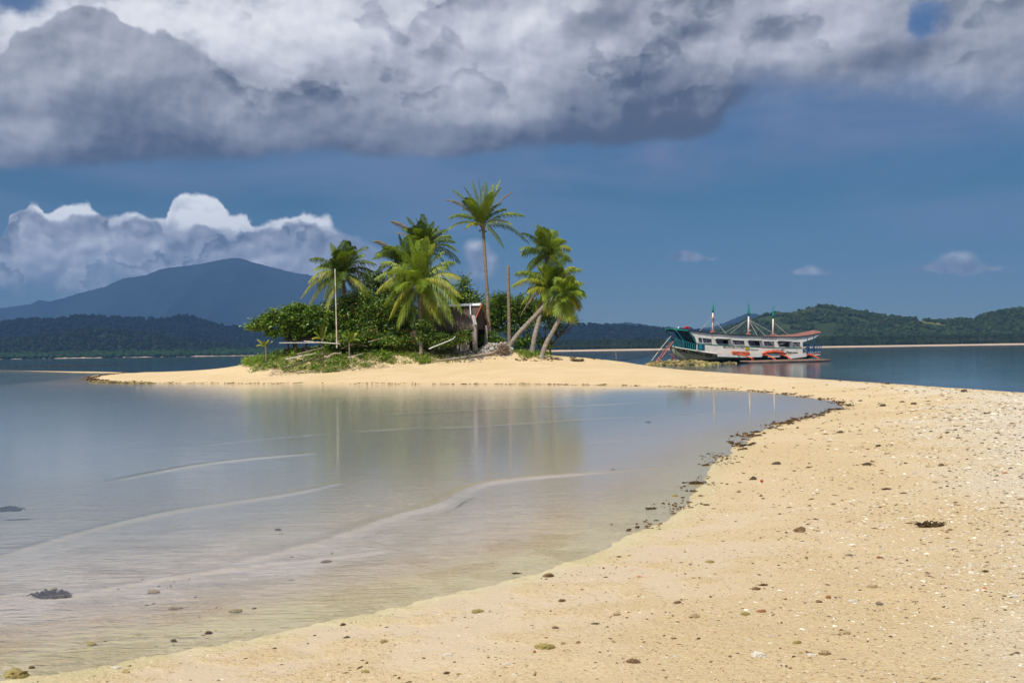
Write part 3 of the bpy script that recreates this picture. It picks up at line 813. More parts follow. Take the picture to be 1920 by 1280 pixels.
# the flat coast in front of the hills: one strip on each side with its pale beach
mt, N, o = new_mat('coast_ground')
pos = N.n('ShaderNodeNewGeometry').outputs['Position']
sp_ = N.n('ShaderNodeSeparateXYZ'); N.link(pos, sp_.inputs[0])
zz = N.m('ADD', sp_.outputs[2], N.m('MULTIPLY', N.m('SUBTRACT', N.noise(pos, .02, 3), .5), 1.2))
colr = N.mix(N.ss(zz, 2.3, 3.0), (.56, .43, .32), (.07, .075, .04))
bs = N.n('ShaderNodeBsdfDiffuse'); N.put(bs.inputs[0], colr); N.link(bs.outputs[0], o.inputs[0])
M_COAST = mt
def coast(name, px0, px1, D0, D1, zmax, steps=200):
    us = np.linspace(math.tan(uv(px0, 650)[0]), math.tan(uv(px1, 650)[0]), steps)
    V = []; prof = [(0, -1.0), (10, 0.5), (26, 2.0), (45, 3.0), (120, zmax), (D1 - D0, zmax + 2)]
    for u in us:
        wob = 14 * fbm(np.array([u * 40]), np.array([D0 * .1]), 3)[0]
        for dd, z in prof:
            V.append((u * (D0 + dd + wob), D0 + dd + wob, z))
    n2 = len(prof)
    i = np.arange(steps - 1)[:, None] * n2; j = np.arange(n2 - 1)[None, :]
    a = (i + j).ravel()
    me = mesh_np(name, V, np.stack([a, a + n2, a + n2 + 1, a + 1], 1), True)
    tag(link(name, me, M_COAST), kind='structure')
coast('far_shore_ground', 1020, 2500, 1850, 2250, 4.5)
coast('mangrove_shore_ground', -900, 900, 2480, 2900, 3.5)

def ground_thin(th):
    return lambda x, y: fbm(x / 60, y / 60, 3) < th
crowns_on('hill_forest', g_right, 15000, 2.4, 6.8, M_CROWN, (.55, 1.25), label='dense green woodland covering the far hill behind the boat', thin=ground_thin(.24), ridge=.10)
crowns_on('low_hill_forest', g_low, 5200, 3.5, 8.0, M_CROWN, (.22, .62), label='woodland on the low green hill across the bay')
crowns_on('dark_hill_forest', g_mid, 6500, 5.0, 11.0, M_CROWND, (.5, 1.2), label='forest coloured dark for cloud shade on the long hills across the bay', ridge=.12)
# mangrove belt along the far left shore
def belt(name, px0, px1, D0, D1, n, s0, s1, z0, zr, mat, tone, label):
    u = np.tan(uv(px0, 650)[0]) + (np.tan(uv(px1, 650)[0]) - np.tan(uv(px0, 650)[0])) * RNG.random(n)
    y = D0 + (D1 - D0) * RNG.random(n)
    s = s0 + (s1 - s0) * RNG.random(n)
    C = np.stack([u * y, y, z0 + zr * RNG.random(n) * (y - D0) / (D1 - D0) + s * .6], 1)
    S = np.stack([s * 1.3, s * 1.3, s], 1)
    c = tone[0] + (tone[1] - tone[0]) * RNG.random((n, 1)); c = c * (1 + .15 * (RNG.random((n, 3)) - .5))
    return lumps(name, C, S, c, mat, label=label)
M_MANG = veg_mat('mangrove', (.026, .055, .017), (.018, .038, .014), (.04, .075, .025), 0.02, .4, 0)
belt('mangrove_belt', -700, 760, 2490, 2640, 4200, 4, 7, 1, 13, M_MANG, (.7, 1.25), 'low green mangrove belt along the far bay shore')
# coconut grove along the right shore: far too many and too small to tell apart
def grove(name, px0, px1, D0, D1, n, label):
    V = []; Fc = []; cc = []
    for k in range(n):
        px = px0 + (px1 - px0) * random.random()
        u = math.tan(uv(px, 650)[0]); y = D0 + (D1 - D0) * random.random() ** 1.5; x = u * y
        z0 = 2.5 + (y - D0) * .012; hh = random.uniform(11, 19); r = .35
        lean = random.uniform(-2, 2)
        b = len(V)
        V += [(x - r, y, z0), (x + r, y, z0), (x + lean + r * .7, y, z0 + hh), (x + lean - r * .7, y, z0 + hh), (x, y - r, z0), (x, y + r, z0), (x + lean, y + r, z0 + hh), (x + lean, y - r, z0 + hh)]
        Fc += [(b, b + 1, b + 2, b + 3), (b + 4, b + 5, b + 6, b + 7)]; cc += [(1.9, 1.6, 1.5)] * 8
        top = (x + lean, y, z0 + hh)
        for q in range(9):
            a = random.random() * 6.28; L = random.uniform(3.2, 4.8); e = random.uniform(-.5, .9); w = .75
            dx, dy = math.cos(a), math.sin(a); sx, sy = -dy * w, dx * w
            t1 = (top[0] + dx * L * .55, top[1] + dy * L * .55, top[2] + L * .45 * e + .3)
            t2 = (top[0] + dx * L, top[1] + dy * L, top[2] + L * .5 * e - L * .38)
            b = len(V)
            V += [top, (t1[0] + sx, t1[1] + sy, t1[2] - .35), t2, (t1[0] - sx, t1[1] - sy, t1[2] - .35)]
            Fc.append((b, b + 1, b + 2, b + 3)); g = random.uniform(.7, 1.5); cc += [(g, g, g * .9)] * 4
    me = mesh_np(name, V, Fc, False, {'col': ('POINT', np.array(cc))})
    o = link(name, me, M_CROWN); tag(o, label=label, kind='stuff')
grove('coconut_grove', 1030, 2300, 1890, 2060, 2600, 'distant coconut grove lining the whole far right shore')
belt('shore_undergrowth', 1030, 2300, 1905, 2050, 3600, 2.2, 5.0, 1.5, 6, M_CROWN, (.35, .85), 'bushes beneath the coconut grove on the far shore')
belt('grove_backing', 1030, 2300, 2060, 2230, 2600, 4.0, 7.5, 3, 8, M_CROWN, (.5, 1.1), 'tree belt rising behind the far coconut grove')

# ------------------------------------------------------------------ the air
mt, N, o = new_mat('haze_air')
pv = N.n('ShaderNodeVolumePrincipled')
pv.inputs['Color'].default_value = (0.17, 0.36, 0.74, 1)
pv.inputs['Density'].default_value = 0.00009
pv.inputs['Anisotropy'].default_value = 0.0
N.link(pv.outputs[0], o.inputs['Volume'])
hb = MB(); hb.box((0, 0, 746), (31000, 31000, 1508))
tag(hb.build('haze', mt), kind='stuff')

# ================================================================== the islet
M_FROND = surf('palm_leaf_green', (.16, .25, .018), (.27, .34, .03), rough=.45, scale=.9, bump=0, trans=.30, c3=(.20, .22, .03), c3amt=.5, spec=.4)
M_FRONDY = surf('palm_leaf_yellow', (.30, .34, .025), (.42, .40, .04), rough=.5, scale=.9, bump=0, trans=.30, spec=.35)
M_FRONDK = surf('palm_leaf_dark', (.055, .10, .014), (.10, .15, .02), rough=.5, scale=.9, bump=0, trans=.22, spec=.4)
M_FRONDD = surf('palm_leaf_dead', (.25, .19, .12), (.36, .29, .19), rough=.8, scale=1.5, bump=0, trans=.1)
M_RACHIS = surf('palm_rib', (.24, .26, .05), (.16, .19, .04), rough=.5, bump=0)
M_PTRUNK = surf('palm_trunk', (.30, .245, .185), (.20, .16, .12), rough=.9, scale=2.2, bump=.5, streak=(1, 1, 3.5), c3=(.10, .075, .055), c3amt=.6)
M_PTRUNKG = surf('palm_trunk_grey', (.33, .29, .24), (.22, .19, .155), rough=.9, scale=2.2, bump=.5, streak=(1, 1, 3.5), c3=(.10, .08, .06), c3amt=.5)
M_NUT = surf('coconut', (.20, .17, .04), (.14, .15, .03), rough=.5, bump=0)
M_BARK = surf('bark', (.12, .095, .07), (.07, .055, .042), rough=.95, scale=6, bump=.6)
M_DRIFT = surf('driftwood', (.40, .33, .255), (.27, .215, .16), rough=.9, scale=7, bump=.5, streak=(1, 1, .25))
M_DARKWOOD = surf('dark_wood', (.13, .095, .07), (.075, .055, .042), rough=.9, scale=7, bump=.5)
M_WHITEWOOD = surf('bleached_plank', (.62, .58, .52), (.45, .41, .36), rough=.8, scale=5, bump=.3)
M_THATCH = surf('thatch', (.115, .088, .072), (.06, .047, .040), rough=1.0, scale=9, bump=.9, streak=(6, 6, 1), c3=(.20, .155, .12), c3amt=.4)
M_PLANK = surf('pinkish_plank', (.36, .25, .20), (.24, .165, .13), rough=.9, scale=5, bump=.4, streak=(3, 3, .6))
M_ORANGE = surf('orange_rafter', (.55, .13, .055), (.38, .09, .045), rough=.7, scale=5, bump=.2)
M_CONC = surf('grey_post', (.34, .31, .29), (.24, .215, .20), rough=.9, scale=4, bump=.3)
M_WHITE = surf('white_sheet_metal', (.72, .73, .75), (.55, .56, .58), rough=.5, scale=4, bump=.1)
M_DARKWALL = surf('woven_wall', (.085, .062, .052), (.05, .037, .032), rough=1, scale=14, bump=.5)

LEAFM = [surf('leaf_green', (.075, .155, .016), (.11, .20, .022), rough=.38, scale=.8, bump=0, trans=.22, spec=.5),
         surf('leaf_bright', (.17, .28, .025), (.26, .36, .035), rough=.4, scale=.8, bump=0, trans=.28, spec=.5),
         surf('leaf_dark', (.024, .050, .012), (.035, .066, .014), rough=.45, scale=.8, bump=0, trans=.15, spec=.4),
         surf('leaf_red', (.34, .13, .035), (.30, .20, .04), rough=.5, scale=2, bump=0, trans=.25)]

def frond_mesh(C, T, sag, n=56, side_len=0.8, rng=None, hang=0.85, width=0.068, rr=0.03):
    """one feather leaf from C to T: arched rib with two rows of drooping leaflets"""
    rng = rng or random
    C = Vector(C); T = Vector(T)
    M_ = (C + T) / 2 + Vector((0, 0, sag))
    L = (T - C).length
    V = []; Fc = []; mi = []
    bez = lambda t: C * (1 - t) ** 2 + M_ * (2 * t * (1 - t)) + T * t * t
    dbz = lambda t: ((M_ - C) * (1 - t) + (T - M_) * t).normalized()
    # rib
    K_ = 9
    for i in range(K_ + 1):
        t = i / K_; p = bez(t); d = dbz(t); s = d.cross(Vector((0, 0, 1)))
        if s.length < .05: s = Vector((1, 0, 0))
        s.normalize(); u = s.cross(d); r = rr * (1.6 - 1.4 * t)
        V += [p + s * r, p + u * r * .7, p - s * r]
    for i in range(K_):
        a = i * 3
        Fc += [(a, a + 1, a + 4, a + 3), (a + 1, a + 2, a + 5, a + 4), (a + 2, a, a + 3, a + 5)]; mi += [1] * 3
    twist = rng.uniform(-.35, .35)
    for i in range(n):
        t = 0.10 + 0.90 * (i + rng.random() * .6) / n
        if t > 1: t = 1
        p = bez(t); d = dbz(t)
        s = d.cross(Vector((0, 0, 1)))
        if s.length < .05: s = Vector((1, 0, 0))
        s.normalize(); up = s.cross(d).normalized()
        ll = side_len * (0.45 + 0.55 * math.sin(math.pi * min(1, .18 + t * .78))) * rng.uniform(.82, 1.12) * (1 - .45 * max(0, t - .75) / .25)
        for sg in (-1, 1):
            if rng.random() < .05: continue
            fa = rng.uniform(.55, .85) + .5 * t
            lift = .25 + twist * sg
            dr = (s * sg + d * fa + up * lift).normalized()
            h1 = hang * rng.uniform(.6, 1.25)
            m1 = p + dr * ll * .5 + Vector((0, 0, -ll * .10 * h1))
            e1 = p + dr * ll * (.80) + Vector((0, 0, -ll * .55 * h1))
            w = d * width * .5 + up * width * .12 * rng.uniform(-1, 1)
            b = len(V)
            V += [p - w * .5, p + w * .5, m1 + w, m1 - w, e1]
            Fc += [(b, b + 1, b + 2, b + 3), (b + 3, b + 2, b + 4)]; mi += [0, 0]
    return V, Fc, mi
def quick_mesh(name, V, Fc, mi, mats, parent, smooth=False):
    me = bpy.data.meshes.new(name)
    me.from_pydata([tuple(v) for v in V], [], Fc)
    me.polygons.foreach_set('material_index', mi)
    me.polygons.foreach_set('use_smooth', [smooth] * len(Fc))
    me.update()
    return link(name, me, mats, parent)

def palm(label, trunk_px, rad_m, crown, tips, Y, group='coconut palms on the islet', name='coconut_palm', extra=8, Lr=(2.3, 3.2), seed=1, tmat=None, nuts=5, flen=1.05, sagk=.34, droop=1.0, dark_extra=.5, dead=2, upmin=-.5, small=1.0):
    rng = random.Random(seed)
    pts = [at(px, py, Y + dy) for px, py, dy in trunk_px]
    base = pts[0].copy(); base.z = min(base.z, gz(base.x, base.y)) - .12
    root = empty(name, (base.x, base.y, base.z + .1))
    tag(root, label, 'palm tree', group)
    o0 = root.location
    pts[0] = base
    # smooth path
    path = []; rs = []
    nseg = len(pts) - 1
    tot = 30
    for k in range(tot + 1):
        t = k / tot * nseg; i = min(int(t), nseg - 1); f = t - i
        p0 = pts[max(i - 1, 0)]; p1 = pts[i]; p2 = pts[i + 1]; p3 = pts[min(i + 2, nseg)]
        p = 0.5 * ((2 * p1) + (p2 - p0) * f + (2 * p0 - 5 * p1 + 4 * p2 - p3) * f * f + (3 * p1 - p0 - 3 * p2 + p3) * f ** 3)
        u = k / tot
        r = rad_m[0] + (rad_m[1] - rad_m[0]) * min(1, u * 1.6) ** .7
        if u < .10: r *= 1 + 1.0 * (1 - u / .10) ** 1.5 * .7
        path.append(p - o0); rs.append(r * (1.07 if k % 2 else .95))
    mb = MB(); mb.tube(path, rs, 10, jit=.08)
    mb.build('trunk', tmat or M_PTRUNK, root, smooth=True)
    C = at(crown[0], crown[1], Y + trunk_px[-1][2])
    Cl = C - o0
    # leaf bases / fibre at the crown
    mb = MB()
    for k in range(9):
        a = k * 2.4; mb.tube([Cl + Vector((0, 0, -.35)) * small, Cl + Vector((math.cos(a) * .16, math.sin(a) * .16, .0)) * small, Cl + Vector((math.cos(a) * .3, math.sin(a) * .3, .28)) * small], [.09 * small, .07 * small, .03 * small], 5)
    mb.build('leaf_base', M_FRONDD, root)
    def put(T, sag, kind, n=56):
        V, Fc, mi = frond_mesh(Cl + Vector((rng.uniform(-.08, .08), rng.uniform(-.08, .08), rng.uniform(-.1, .15))), T - o0, sag, n, flen * (1 if kind != 'd' else .8), rng, droop if kind != 'd' else .9)
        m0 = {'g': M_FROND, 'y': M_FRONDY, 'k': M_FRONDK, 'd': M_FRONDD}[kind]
        o = quick_mesh('frond', V, Fc, mi, [m0, M_RACHIS if kind != 'd' else M_FRONDD], root)
        if kind == 'd': o['label'] = 'dry brown frond'
        elif kind == 'y': o['label'] = 'yellow-green frond'
    pxm = Y / F
    for tp in tips:
        px, py = tp[0], tp[1]; kind = tp[2] if len(tp) > 2 else 'g'
        dy = tp[3] if len(tp) > 3 else rng.uniform(-1.2, 1.2)
        T = at(px, py, Y + trunk_px[-1][2] + dy)
        L = (T - C).length
        horiz = math.hypot(T.x - C.x, T.y - C.y) / L
        sag = L * (sagk * horiz + .05) * (1.25 if T.z < C.z else 1)
        put(T, sag, kind)
    for k in range(extra):
        a = rng.uniform(0, 6.28); e = rng.uniform(upmin, 1.1); L = rng.uniform(*Lr)
        sgn = 1 if rng.random() < .5 else -1
        T = C + Vector((math.cos(a) * math.cos(e) * .55, sgn * abs(math.sin(a)) * math.cos(e), math.sin(e))).normalized() * L
        put(T, L * (sagk * math.cos(e) + .05), 'k' if rng.random() < dark_extra else 'g')
    for k in range(nuts):
        a = rng.uniform(0, 6.28); c = Cl + Vector((math.cos(a) * .26, math.sin(a) * .26, -.32 - rng.random() * .18))
        v, f = ico(); s = .105
        quick_mesh('coconut', [Vector(p) * s * 1.0 + c for p in v], [tuple(int(q) for q in t) for t in f], [0] * len(f), M_NUT, root, True)
    return root

PG = 'coconut palms on the islet'
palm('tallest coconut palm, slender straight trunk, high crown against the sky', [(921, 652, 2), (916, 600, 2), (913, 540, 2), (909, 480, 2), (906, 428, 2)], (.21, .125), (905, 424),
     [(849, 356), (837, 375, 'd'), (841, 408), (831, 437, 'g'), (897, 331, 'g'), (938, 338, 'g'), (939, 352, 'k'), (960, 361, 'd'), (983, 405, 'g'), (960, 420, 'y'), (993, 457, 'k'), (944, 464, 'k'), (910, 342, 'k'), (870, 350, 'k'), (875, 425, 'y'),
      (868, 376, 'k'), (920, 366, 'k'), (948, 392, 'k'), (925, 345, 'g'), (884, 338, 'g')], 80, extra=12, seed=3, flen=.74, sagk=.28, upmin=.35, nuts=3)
palm('shorter coconut palm behind the white pole, nearest the spreading shrub tree', [(652, 652, 2), (651, 610, 2), (647, 560, 2), (640, 520, 2)], (.20, .14), (640, 517),
     [(621, 457), (646, 451), (681, 477), (583, 485, 'k'), (590, 503), (580, 527, 'y'), (566, 557, 'y'), (574, 588, 'y'), (602, 615, 'y'), (637, 598, 'g'), (692, 557, 'y'), (697, 507, 'k'), (703, 494, 'k'), (675, 572, 'k'), (610, 560, 'g'), (632, 466, 'k'), (664, 470, 'g'), (596, 540, 'g'), (700, 530, 'k')],
     79, extra=14, seed=5, sagk=.34, nuts=6, droop=1.15)
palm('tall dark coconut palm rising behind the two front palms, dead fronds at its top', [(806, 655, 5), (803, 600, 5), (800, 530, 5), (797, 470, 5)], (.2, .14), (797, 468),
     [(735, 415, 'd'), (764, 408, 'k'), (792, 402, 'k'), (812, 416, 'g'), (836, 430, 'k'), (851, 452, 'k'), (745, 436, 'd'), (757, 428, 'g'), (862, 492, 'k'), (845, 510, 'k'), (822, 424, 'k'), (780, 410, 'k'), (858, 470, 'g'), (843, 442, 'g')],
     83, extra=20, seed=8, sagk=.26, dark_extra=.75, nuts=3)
palm('coconut palm with drooping brownish fronds, behind and to one side of the centre palm', [(752, 655, 4), (754, 600, 4), (757, 540, 4), (759, 505, 4)], (.2, .14), (759, 500),
     [(702, 452, 'd'), (701, 483, 'k'), (703, 512, 'k'), (712, 548, 'd'), (720, 462, 'k'), (748, 440, 'k'), (706, 530, 'y'), (725, 565, 'd'), (790, 450, 'g'), (730, 478, 'g'), (740, 590, 'k'), (712, 500, 'g')],
     82, extra=16, seed=12, sagk=.36, dark_extra=.6, nuts=4, droop=1.15)
palm('broad bright coconut palm in mid grove, low fronds hanging over the hut', [(790, 650, 0), (789, 615, 0), (787, 575, 0), (786, 540, 0)], (.17, .14), (786, 536),
     [(745, 460), (768, 446), (800, 444), (830, 472), (850, 492), (862, 520, 'y'), (858, 548, 'g'), (707, 547, 'y'), (731, 596, 'y'), (706, 520, 'g'), (716, 492, 'g'), (858, 570, 'y'), (812, 620, 'y'), (838, 624, 'y'), (846, 600, 'g'), (760, 590, 'g'),
      (783, 452, 'g'), (815, 456, 'y'), (798, 600, 'y'), (722, 570, 'g'), (755, 470, 'g'), (842, 530, 'g'), (726, 532, 'g'), (740, 500, 'g'), (835, 500, 'g'), (828, 560, 'y'), (866, 584, 'g', -1.6), (850, 606, 'g', -1.7), (826, 606, 'g', -1.4), (864, 556, 'y', -1.2), (818, 590, 'y', -1.5), (745, 615, 'g'), (772, 610, 'k'), (845, 588, 'g', -1.8), (836, 575, 'k', -1.4)],
     77.5, extra=16, seed=21, sagk=.36, nuts=6, droop=1.3, flen=1.1, dark_extra=.3)
palm('low leaning coconut palm, trunk slanting up from the rubble heap', [(947, 655, 0), (966, 633, 0), (985, 611, .3), (1010, 585, .6), (1032, 558, 1)], (.20, .17), (1034, 548),
     [(961, 535, 'y'), (979, 568, 'y'), (976, 592, 'd'), (1088, 504, 'g'), (1094, 551, 'g'), (1083, 527, 'y'), (1029, 588, 'y'), (1060, 480, 'g'), (967, 512, 'g'), (1010, 500, 'y'), (1040, 478, 'g'), (990, 545, 'y'), (1000, 590, 'y'), (1012, 578, 'y'), (1076, 500, 'y'), (1064, 585, 'g')],
     79, extra=18, Lr=(1.9, 2.8), seed=31, sagk=.36, nuts=7, droop=1.15, tmat=M_PTRUNKG, dark_extra=.3)
palm('upright palm with a swollen base between the two leaning palms', [(997, 656, -.5), (1002, 632, -.5), (1010, 601, 0), (1014, 576, .6), (1019, 540, 1.2), (1025, 490, 2)], (.22, .15), (1026, 484),
     [(1035, 436, 'g'), (1016, 441, 'k'), (979, 476, 'g'), (991, 498, 'k'), (1068, 467, 'y'), (1071, 490, 'g'), (1050, 448, 'g'), (1003, 452, 'k'), (1060, 510, 'g'), (985, 515, 'g'), (1025, 430, 'k'), (1045, 440, 'k')],
     79.5, extra=14, seed=37, sagk=.32, nuts=4, tmat=M_PTRUNKG, dark_extra=.5)
palm('small leaning palm closest to the open water, crown hanging low', [(1014, 661, -1), (1024, 644, -1), (1036, 622, -1), (1054, 588, -.7), (1062, 568, -.5)], (.21, .15), (1061, 560),
     [(1096, 551, 'g'), (1087, 582, 'd'), (1073, 603, 'y'), (1059, 596, 'y'), (1089, 530, 'g'), (1040, 590, 'g'), (1078, 570, 'y'), (1045, 520, 'g'), (1075, 515, 'g'), (1066, 600, 'g'), (1035, 560, 'g')],
     78, extra=12, Lr=(1.3, 1.9), seed=41, sagk=.40, nuts=2, droop=1.2, tmat=M_PTRUNKG, dark_extra=.3)
palm('knee-high yellow coconut seedling at the outer end of the vines', [(499, 657, -1), (498.5, 655, -1), (498, 652, -1)], (.07, .05), (498, 651),
     [(483, 636, 'y', 0), (504, 637, 'y', 0), (511, 640, 'y', .3), (481, 648, 'y', .4), (496, 640, 'y', -.2)], 78, extra=0, seed=51, nuts=0, flen=.26, small=.25, name='young_palm', group='young palms', sagk=.25)
palm('small green palm seedling at the foot of the white pole', [(655, 650, -1), (655, 645, -1), (655, 640, -1)], (.07, .05), (655, 640),
     [(640, 626, 'g', 0), (652, 618, 'g', 0), (668, 624, 'y', .3), (636, 640, 'g', .4), (674, 637, 'g', -.2), (660, 622, 'g', -.6)], 77, extra=0, seed=53, nuts=0, flen=.40, small=.25, name='young_palm', group='young palms', sagk=.25)
palm('small green palm seedling beside the low thatched shelter', [(604, 650, -1), (604, 642, -1), (604, 636, -1)], (.07, .05), (604, 636),
     [(590, 622, 'g', 0), (600, 607, 'g', 0), (612, 612, 'g', .3), (620, 626, 'g', .4), (586, 634, 'y', -.2), (607, 603, 'k', -.6)], 77, extra=0, seed=57, nuts=0, flen=.40, small=.25, name='young_palm', group='young palms', sagk=.25)

# the dead palm trunk without a crown
mb = MB()
p0 = at(955, 652, 82); p0.z = gz(p0.x, p0.y) - .1
pts = [at(955.0, 640, 82), at(954.5, 600, 82), at(953.5, 550, 82), at(952.5, 498, 82)]
pp = [p0] + pts; path = []
for i in range(len(pp) - 1):
    for k in range(8): path.append(pp[i].lerp(pp[i + 1], k / 8))
path.append(pp[-1])
mb.tube(path, [.17 - .002 * i + (.012 if i % 2 else 0) for i in range(len(path))], 9, jit=.1)
tag(mb.build('dead_palm_trunk', M_PTRUNK, smooth=True), 'bare topless palm trunk standing beside the tallest palm', 'tree trunk')

# ------------------------------------------------------------------ broad-leaved trees and bushes
def leaves_np(C, n_per, spread, size, seed, weights, upb=0.5):
    rng = np.random.default_rng(seed)
    m = len(C) * n_per
    c = np.repeat(C, n_per, 0) + rng.normal(0, 1, (m, 3)) * spread * np.array([1, 1, .75])
    nrm = rng.normal(0, 1, (m, 3)); nrm[:, 2] = np.abs(nrm[:, 2]) + upb
    nrm /= np.linalg.norm(nrm, axis=1)[:, None]
    t = np.cross(nrm, rng.normal(0, 1, (m, 3))); t /= np.linalg.norm(t, axis=1)[:, None]
    b = np.cross(nrm, t)
    s = size * (0.6 + .8 * rng.random((m, 1)))
    V = np.stack([c - t * s * .5, c + b * s * .30 + nrm * s * .06, c + t * s * .5, c - b * s * .30 + nrm * s * .06], 1).reshape(-1, 3)
    Fq = np.arange(m * 4).reshape(-1, 4)
    mi = rng.choice(len(weights), m, p=np.array(weights) / sum(weights))
    return V, Fq, mi
def tree(label, blobs_, Y, trunk, nclus, nleaf, size, seed, weights, name='beach_tree', cat='tree', group=None, spread=.22, depth=1.0, nbranch=14, r0=.11, branches=None):
    """crown made of leaf clusters on ellipsoids, limbs running out to them"""
    rng = np.random.default_rng(seed); rr = random.Random(seed)
    px0, py0 = trunk[0][:2]
    b = at(px0, py0, Y); b.z = gz(b.x, b.y)
    root = empty(name, b); tag(root, label, cat, group)
    o0 = np.array(b); k = Y / F
    Cs = []
    area = sum(q[2] * q[3] for q in blobs_)
    for q in blobs_:
        px, py, rx, ry = q[:4]; dy = q[4] if len(q) > 4 else 0
        c = np.array(at(px, py, Y + dy)); n = max(4, int(nclus * rx * ry / area))
        d = rng.normal(0, 1, (n, 3)); d /= np.linalg.norm(d, axis=1)[:, None]
        rad_ = (0.50 + .5 * rng.random((n, 1)) ** .6) * (1 + .16 * rng.normal(0, 1, (n, 1)))
        Cs.append(c + d * rad_ * np.array([rx * k, min(rx, 32) * k * depth, ry * k]))
    Cs = np.vstack(Cs) - o0
    nleaf = int(nleaf * 1.5)
    Cs = Cs[Cs[:, 2] > .05]
    V, Fq, mi = leaves_np(Cs, nleaf, spread, size, seed, weights)
    me = mesh_np('crown', V, Fq, False, midx=mi)
    link('crown', me, LEAFM, root)
    mb = MB()
    tp = [Vector(at(px, py, Y) if len(q_) == 0 else at(px, py, Y + q_[0])) - Vector(o0) for px, py, *q_ in trunk]
    tp[0] = Vector((0, 0, -.15))
    mb.tube(tp, [r0 * (1 - .45 * i / max(1, len(tp) - 1)) for i in range(len(tp))], 7, jit=.15)
    mb.build('trunk', M_BARK, root, smooth=True)
    mb = MB()
    idx = rng.choice(len(Cs), min(nbranch, len(Cs)), replace=False)
    for i in idx:
        e = Vector(Cs[i]); s = tp[-1].lerp(tp[max(0, len(tp) - 2)], rr.random() * .8)
        mid = s.lerp(e, .5) + Vector((rr.uniform(-.2, .2), rr.uniform(-.2, .2), rr.uniform(-.1, .25)))
        mb.tube([s, mid, e], [r0 * .42, r0 * .26, r0 * .1], 5)
    for br in (branches or []):
        q = [Vector(at(px, py, Y)) - Vector(o0) for px, py in br]
        mb.tube(q, [r0 * .55 * (1 - .7 * i / (len(q) - 1)) for i in range(len(q))], 6)
    mb.build('limbs', M_BARK, root, smooth=True)
    return root
G_, B_, D_, R_ = 0, 1, 2, 3
tree('wide spreading shrub tree with glossy leaves at the outer end of the islet', [(480, 612, 22, 9), (500, 603, 26, 16), (530, 590, 24, 16), (556, 578, 18, 9), (520, 612, 38, 18), (560, 600, 34, 24), (590, 605, 28, 24), (585, 585, 20, 16), (552, 622, 22, 12)], 78.5,
     [(556, 652), (554, 636), (553, 620), (548, 606)], 560, 15, .21, 61, (5, 3.2, 1.6, 0), depth=.9, spread=.16, nbranch=26, r0=.14)
tree('leafy bush filling the space under the palm with the white pole', [(618, 590, 24, 24), (650, 600, 38, 30), (612, 622, 28, 18), (640, 630, 36, 14), (668, 580, 26, 22)], 82,
     [(640, 655), (642, 635), (640, 612)], 560, 13, .19, 62, (5, 2.2, 3, .25), name='bush', cat='bush', group='bushes under the palms', spread=.20)
tree('dense bush with scattered rust-red leaves left of the front palm', [(700, 600, 36, 28), (738, 600, 34, 30), (688, 630, 34, 16), (735, 632, 36, 16), (765, 625, 22, 20), (712, 575, 30, 16)], 80,
     [(715, 655), (716, 640), (714, 615)], 620, 13, .18, 63, (5, 2.0, 3, .9), name='bush', cat='bush', group='bushes under the palms', spread=.2)
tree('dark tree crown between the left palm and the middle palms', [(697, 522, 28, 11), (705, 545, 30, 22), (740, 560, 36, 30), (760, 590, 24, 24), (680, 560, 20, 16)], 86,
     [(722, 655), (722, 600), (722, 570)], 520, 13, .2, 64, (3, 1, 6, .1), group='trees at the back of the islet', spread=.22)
tree('light green tree with a thin twiggy top behind the hut', [(872, 528, 9, 12), (862, 548, 18, 16), (850, 568, 26, 20), (880, 560, 22, 18), (898, 585, 24, 18), (880, 600, 30, 22)], 86,
     [(878, 655), (880, 610), (876, 570)], 520, 10, .19, 65, (4, 3.4, 2, .15), group='trees at the back of the islet', spread=.22, branches=[[(872, 580), (870, 550), (874, 515)], [(880, 570), (895, 545), (898, 537)]])
tree('round bushy tree right behind the tallest palm trunk', [(925, 577, 26, 24), (945, 565, 22, 14), (912, 600, 22, 22), (940, 605, 26, 18), (960, 585, 22, 22)], 85,
     [(913, 655), (912, 640), (916, 622)], 640, 13, .17, 66, (5, 3.2, 2.4, .08), group='trees at the back of the islet', spread=.22)
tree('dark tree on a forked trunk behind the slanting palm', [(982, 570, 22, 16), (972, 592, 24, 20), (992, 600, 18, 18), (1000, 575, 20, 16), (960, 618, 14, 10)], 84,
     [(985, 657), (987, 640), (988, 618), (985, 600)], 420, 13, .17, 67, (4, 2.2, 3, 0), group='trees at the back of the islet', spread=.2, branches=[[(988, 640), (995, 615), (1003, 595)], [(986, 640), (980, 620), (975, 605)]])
tree('sparse twisted tree with open dark branches at the water end of the islet', [(1040, 585, 24, 14), (1030, 604, 22, 12), (1062, 600, 14, 8), (1020, 580, 18, 16), (1078, 600, 8, 6), (1046, 612, 16, 7)], 82,
     [(1034, 661), (1030, 650), (1043, 636), (1044, 624)], 230, 9, .18, 68, (4, 3, 3, 0), spread=.18, nbranch=10, r0=.10,
     branches=[[(1043, 636), (1056, 622), (1066, 608), (1078, 600)], [(1030, 650), (1020, 638), (1010, 626), (1008, 618)], [(1044, 624), (1040, 612), (1046, 600)], [(1020, 638), (1024, 622), (1020, 612)], [(1056, 622), (1066, 618), (1082, 604)], [(1043, 636), (1052, 628), (1070, 620)]])
tree('low green bush growing against the foot of the hut', [(845, 640, 18, 9), (868, 634, 16, 10), (876, 625, 8, 6), (825, 644, 20, 6)], 76.5, [(850, 652), (850, 646)], 150, 10, .15, 69, (4, 3, 3, .5), name='bush', cat='bush', group='bushes under the palms', spread=.16, nbranch=8, r0=.04)
